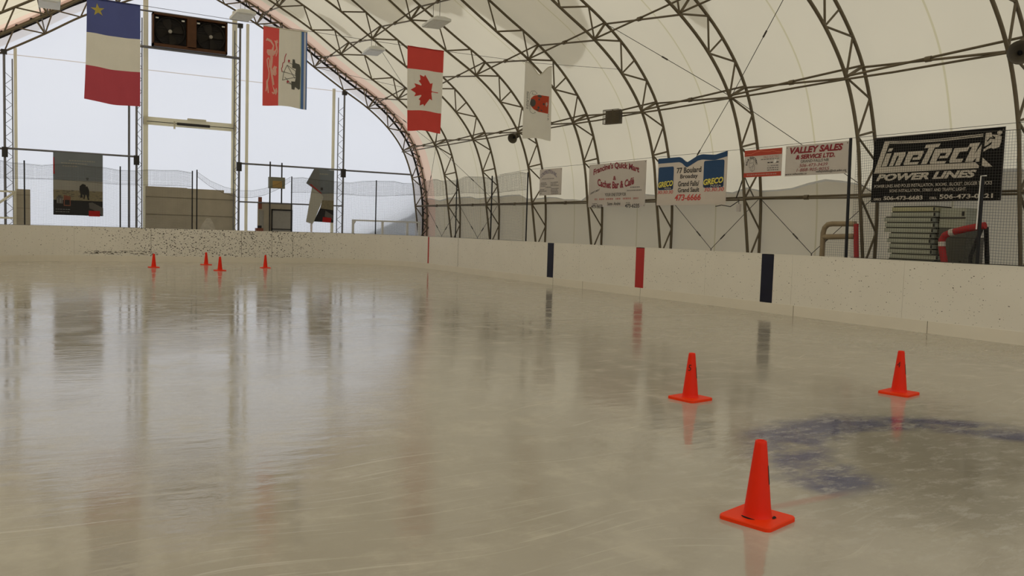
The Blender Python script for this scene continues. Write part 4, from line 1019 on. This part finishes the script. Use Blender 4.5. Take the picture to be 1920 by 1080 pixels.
G().poly(pq([(640, 950), (818, 950), (818, 1040), (640, 1040)]), .006).build('red_box', 'p_red', t); rule(t, *(pq([(660, 985), (800, 985)])[0][0], pq([(800, 985)])[0][0]), pq([(0, 990)])[0][1], 'ink_pale_red', .03)
G().poly(pq([(92, 120), (105, 120), (115, 385), (92, 385)]), .004).build('red_edge', 'p_red', t)
G().poly(pq([(250, 715), (355, 730), (355, 885), (250, 885)]), .004).build('inset_print', 'wood_red', t); G().poly(pq([(268, 790), (340, 790), (345, 870), (262, 870)]), .006).build('inset_print', 'p_dark', t)
for y in (945, 985): rule(t, .07, .52, pq([(0, y)])[0][1], 'p_line', .022)
for y, a, b in ((170, 330, 740), (215, 210, 620), (260, 230, 480)): rule(t, pq([(a, y)])[0][0], pq([(b, y)])[0][0], pq([(0, y)])[0][1], 'p_haze', .04)
G().poly(pq([(140, 740), (235, 740), (235, 850), (140, 850)]), .003).build('inset_print', 'p_bank', t)
g = G()
for a, b in ((145, 165), (185, 210), (222, 232)): g.poly(pq([(a, 770), (b, 770), (b, 840), (a, 840)]), .005)
g.build('inset_print', 'p_line', t)
# folded one
t, w, h = poster(9.9, 11.33, 1.50, 3.76, 'dark poster with its left half folded over, pale back showing')
def fq(L): return [(9.9 * 0 + (x - 740) / 385. * 1.15 + .27, (915 - y) / 785. * 2.18 + .10) for x, y in L]
G().poly(fq([(850, 130), (1125, 150), (1125, 480), (970, 500), (948, 500), (738, 355)]), 0, .012).build('sky_print', 'p_sky', t)
G().poly(fq([(945, 500), (1125, 480), (1125, 590), (965, 590)]), 0, .012).build('haze_print', 'p_haze', t)
G().poly(fq([(965, 590), (1125, 590), (1125, 730), (935, 710)]), 0, .012).build('marsh_print', 'p_marsh', t)
G().poly(fq([(935, 710), (1125, 730), (1125, 915), (850, 905)]), 0, .012).build('water_print', 'p_dark', t)
G().poly(fq([(1010, 740), (1125, 810), (1125, 880), (1080, 850), (1000, 830)]), .004).build('bank_print', 'p_bank', t)
G().poly(fq([(975, 835), (1095, 845), (1090, 915), (968, 910)]), .006).build('red_box', 'p_red', t)
G().poly(fq([(815, 410), (945, 500), (975, 545), (960, 600), (850, 905), (828, 945), (740, 915)]), .035, .01).build('folded_back', 'b_back', t)
G().poly(fq([(850, 130), (905, 140), (925, 400), (948, 500), (738, 355)]), .055, .01).build('folded_flap', 'p_flap', t)
G().poly(fq([(775, 370), (800, 365), (945, 485), (945, 500)]), .058).build('red_edge', 'p_red', t)
G().poly(fq([(940, 405), (970, 405), (970, 445), (940, 445)]), .004).build('figures_print', 'p_dark', t)
rule(t, fq([(905, 210)])[0][0], fq([(1040, 210)])[0][0], fq([(0, 218)])[0][1], 'p_haze', .05)
G().poly(fq([(808, 940), (835, 940), (835, 1060), (808, 1060)]), -.03, .02).build('hanging_tail', 'b_white', t)

# ------------------------------------------------------------------ storage behind the near net
gp = thing('goal_frame', 'goal frame with tan padding and one red post stood on its side', 'goal', (14.6, 11.75, 0))
G().tube([(0, .42, 0), (0, .42, 1.66), (0, .39, 1.76), (0, .31, 1.83), (0, .2, 1.845), (0, -.36, 1.85)], .055, 10).build('padded_frame', 'tan_pad', gp)
G().tube([(0, .40, 1.57), (0, -.36, 1.60)], .055, 10).build('padded_bar', 'tan_pad', gp)
G().tube([(-.02, -.47, 0), (-.02, -.44, 1.2), (-.02, -.39, 1.85)], .05, 10).build('red_post', 'red_pad', gp)
G().tube([(0, .42, .06), (0, -.47, .06)], .05, 8).build('padded_bar', 'tan_pad', gp)
net_wall([(.02, .40), (.02, -.42)], .06, 1.56, .05, .002, 'goal_netting', None, gp)
gp2 = thing('goal_frame', 'tipped goal with red padded frame beside the stacked planks', 'goal', (14.35, 9.0, 0))
G().tube([(0, -.42, 1.84), (0, -.1, 1.78), (0, .18, 1.71), (0, .30, 1.66), (0, .35, 1.58), (0, .345, 1.44), (0, .30, 1.26), (0, .25, 1.0), (0, .25, 0)], .06, 10).build('padded_frame', 'red_pad', gp2)
G().tube([(0, .352, 1.54), (0, .346, 1.46)], .064, 10).build('white_tape', 'ink_white', gp2); G().tube([(0, .21, 1.70), (0, .13, 1.72)], .064, 10).build('white_tape', 'ink_white', gp2)
G().tube([(.1, -.38, 1.80), (.5, -.2, 1.2), (.55, -.2, 0)], .04, 8).build('back_frame', 'black', gp2)
G().tube([(0, -.36, 1.78), (0, -.2, 1.3), (0, -.28, 0)], .035, 8).build('side_frame', 'black', gp2)
net_wall([(.12, .28), (.42, -.1), (.10, -.36)], .05, 1.62, .05, .004, 'goal_netting', None, gp2)
PL = [(910, 1255, 222, 262, 1), (905, 1260, 268, 300, 0), (850, 1240, 318, 352, 0), (860, 1260, 358, 392, 0), (855, 1250, 398, 432, 0), (900, 1240, 440, 475, 0), (885, 1235, 480, 515, 0), (905, 1250, 520, 552, 0), (895, 1250, 558, 590, 0), (915, 1300, 595, 630, 0)]
z = .0; px2y = lambda x: 10.79 - (x - 864) / 4.32 * .01125
names = ['topmost', 'second', 'third', 'fourth', 'fifth', 'sixth', 'seventh', 'eighth', 'ninth', 'tenth']
nlow = 12
zs = [0.0]
tot = nlow + len(PL); top_z = 2.20; th_ = (top_z) / tot
for j in range(tot):
    k = tot - 1 - j
    if k < len(PL): x0, x1, _, _, yl = PL[k]; y0, y1 = px2y(x0), px2y(x1)
    else: y0, y1, yl = 10.68 + random.uniform(-.04, .04), 9.75 + random.uniform(-.05, .05), 0
    l = ('%s plank from the top of the grey stack behind the net' % names[k] if k else 'yellowed topmost plank of the grey stack behind the net') if k < len(PL) else 'grey plank low in the stack, hidden behind the boards'
    p_ = thing('stacked_plank', l, 'plank', (15.0, (y0 + y1) / 2, j * th_), group='planks stacked behind the near net' if k < len(PL) else 'lowest planks of the stack')
    hw = (y0 - y1) / 2
    G().box(-.28, .25, -hw, hw, 0, th_ * .80).build('board', 'plank_y' if yl else 'plank', p_); G().box(-.27, .24, -hw + .01, hw - .03, th_ * .80, th_).build('spacer', 'slot', p_)
    G().box(-.285, -.275, -hw + .0, -hw + .03, .01, th_ * .75).build('end_cap', 'black', p_)
for j in range(3):
    q = thing('stacked_crate', 'grey box %s behind the red goal frame' % ('at the top' if j == 2 else 'in the middle' if j == 1 else 'at the bottom'), 'box', (15.02, 9.48, (0, .90, 1.80)[j]), group='grey boxes stacked by the planks')
    G().box(-.2, .25, -.25, .25, 0, .89 if j < 2 else .36).build('crate', 'plank' if j == 2 else 'crate_dark', q); G().box(-.21, -.2, -.25, .25, .17, .19).build('lid_line', 'slot', q); G().box(-.215, -.2, -.22, -.18, .22, .30).build('latch', 'black', q)
# junction box and loose lead under the low rail
jb = thing('junction_box', 'small grey box hung under the low rail by the seventh arch', 'box', (14.92, TY(7) + .10, 2.12))
G().box(-.03, .03, -.05, .05, 0, .18).build('case', 'b_grey', jb); G().tube([(0, 0, .18), (0, .02, .30)], .008, 5).build('lead', 'black', jb)
cable('loose_lead', [(14.88, TY(7) + .05, 2.38), (14.9, 15.2, 2.24), (14.9, 15.5, 2.28), (14.9, 15.7, 2.25)], 'loose dark lead drooping right of the blue-topped banner', .012, grp=None)
cable('loose_lead', [(15.1, TY(7) - .2, 2.45), (15.0, TY(7) - .05, 2.8), (15.0, TY(7) + .06, 3.0), (15.05, TY(7) + .2, 2.75), (15.1, TY(7) + .38, 2.45)], 'dark lead looped over the low rail beneath the red and white banner', .016, grp=None)

# ------------------------------------------------------------------ cones
def cone_num(root, s):
    R = lambda z: .071 - .0395 * (z - .05) / .365
    def wp(x, y, z_):
        a = x / .055; r = R(y) + .002; return (r * math.sin(a), -r * math.cos(a), y)
    return text(root, s, -.018, .018, .27, .325, 'black', 0, .0, .1, wp, name='marker_number')
def stroke_mark(root, ang):
    R = lambda z: .071 - .0395 * (z - .05) / .365 + .0015
    vs = [(R(z) * math.sin(ang + a), -R(z) * math.cos(ang + a), z) for z in (.20, .25, .30) for a in (-.12, .12)]
    return G().add(vs, [(0, 1, 3, 2), (2, 3, 5, 4)]).build('marker_stroke', 'black', root)
cone0 = thing('traffic_cone', 'orange cone nearest the camera, two black slots at its foot', 'cone', (3.42, 3.18, 0), Matrix.Rotation(.25, 3, 'Z'), group='orange traffic cones')
g = G(); n = 6; b_ = .150; r_ = .03; P = []
for cx_, cy_, a0 in ((b_ - r_, b_ - r_, 0), (-b_ + r_, b_ - r_, 90), (-b_ + r_, -b_ + r_, 180), (b_ - r_, -b_ + r_, 270)):
    for k in range(n): a = math.radians(a0 + 90 * k / (n - 1)); P.append((cx_ + r_ * math.cos(a), cy_ + r_ * math.sin(a)))
q = len(P); vs = [(x, y, z) for s_, z in ((1, 0), (1, .018), (.975, .024)) for x, y in [(a * s_, b * s_) for a, b in P]]
g.add(vs, [tuple(range(q - 1, -1, -1)), tuple(range(2 * q, 3 * q))] + [(j * q + k, j * q + (k + 1) % q, (j + 1) * q + (k + 1) % q, (j + 1) * q + k) for j in (0, 1) for k in range(q)]); g.build('base', 'orange_base', cone0)
G().lathe([(.079, .022), (.074, .03), (.071, .05), (.0315, .415), (.029, .428), (.024, .43), (.018, .424), (.016, .38)], 32).build('body', 'orange', cone0)
# (slots are set on this one only)
CON = [(5.375, 5.88, .15, 'orange cone marked 5, left of the two beyond the nearest cone', '5', .35), (7.59, 5.30, .2, 'orange cone marked 4, farthest right on the ice', '4', .5),
       (3.78, 28.88, .1, 'leftmost of four orange cones by the far boards', None, 0), (5.72, 30.82, .3, 'orange cone closest to the far boards, second from left', None, 0),
       (5.45, 27.17, .2, 'frontmost of four far orange cones, third from left', None, 0), (7.26, 28.87, 0, 'rightmost of four orange cones by the far boards', None, 0)]
for x, y, rz, l, nm, na in CON:
    c = copy_tree(cone0); c.location = (x, y, 0); c.rotation_euler = (0, 0, rz); c['label'] = l
    if nm:
        o = cone_num(c, nm); o.rotation_euler = (0, 0, -rz - math.atan2(x, y) - .35)
        stroke_mark(c, -rz - math.atan2(x, y) + 1.25)
for a0, a1 in ((2.5, 3.5), (4.75, 5.35)):
    g = G(); k = 10; vs = []
    for j in range(k + 1):
        a = a0 + (a1 - a0) * j / k
        wd_ = .007 * math.sin(PI * j / k) + .003
        for r in (.088 - wd_, .088 + wd_): vs.append((r * math.cos(a), r * math.sin(a), .0255))
    g.add(vs, [(2 * j, 2 * j + 1, 2 * j + 3, 2 * j + 2) for j in range(k)]); o = g.build('slot', 'slot', cone0); o['label'] = 'black slot'
stroke_mark(cone0, -.25 - math.atan2(3.42, 3.18) + 1.3)
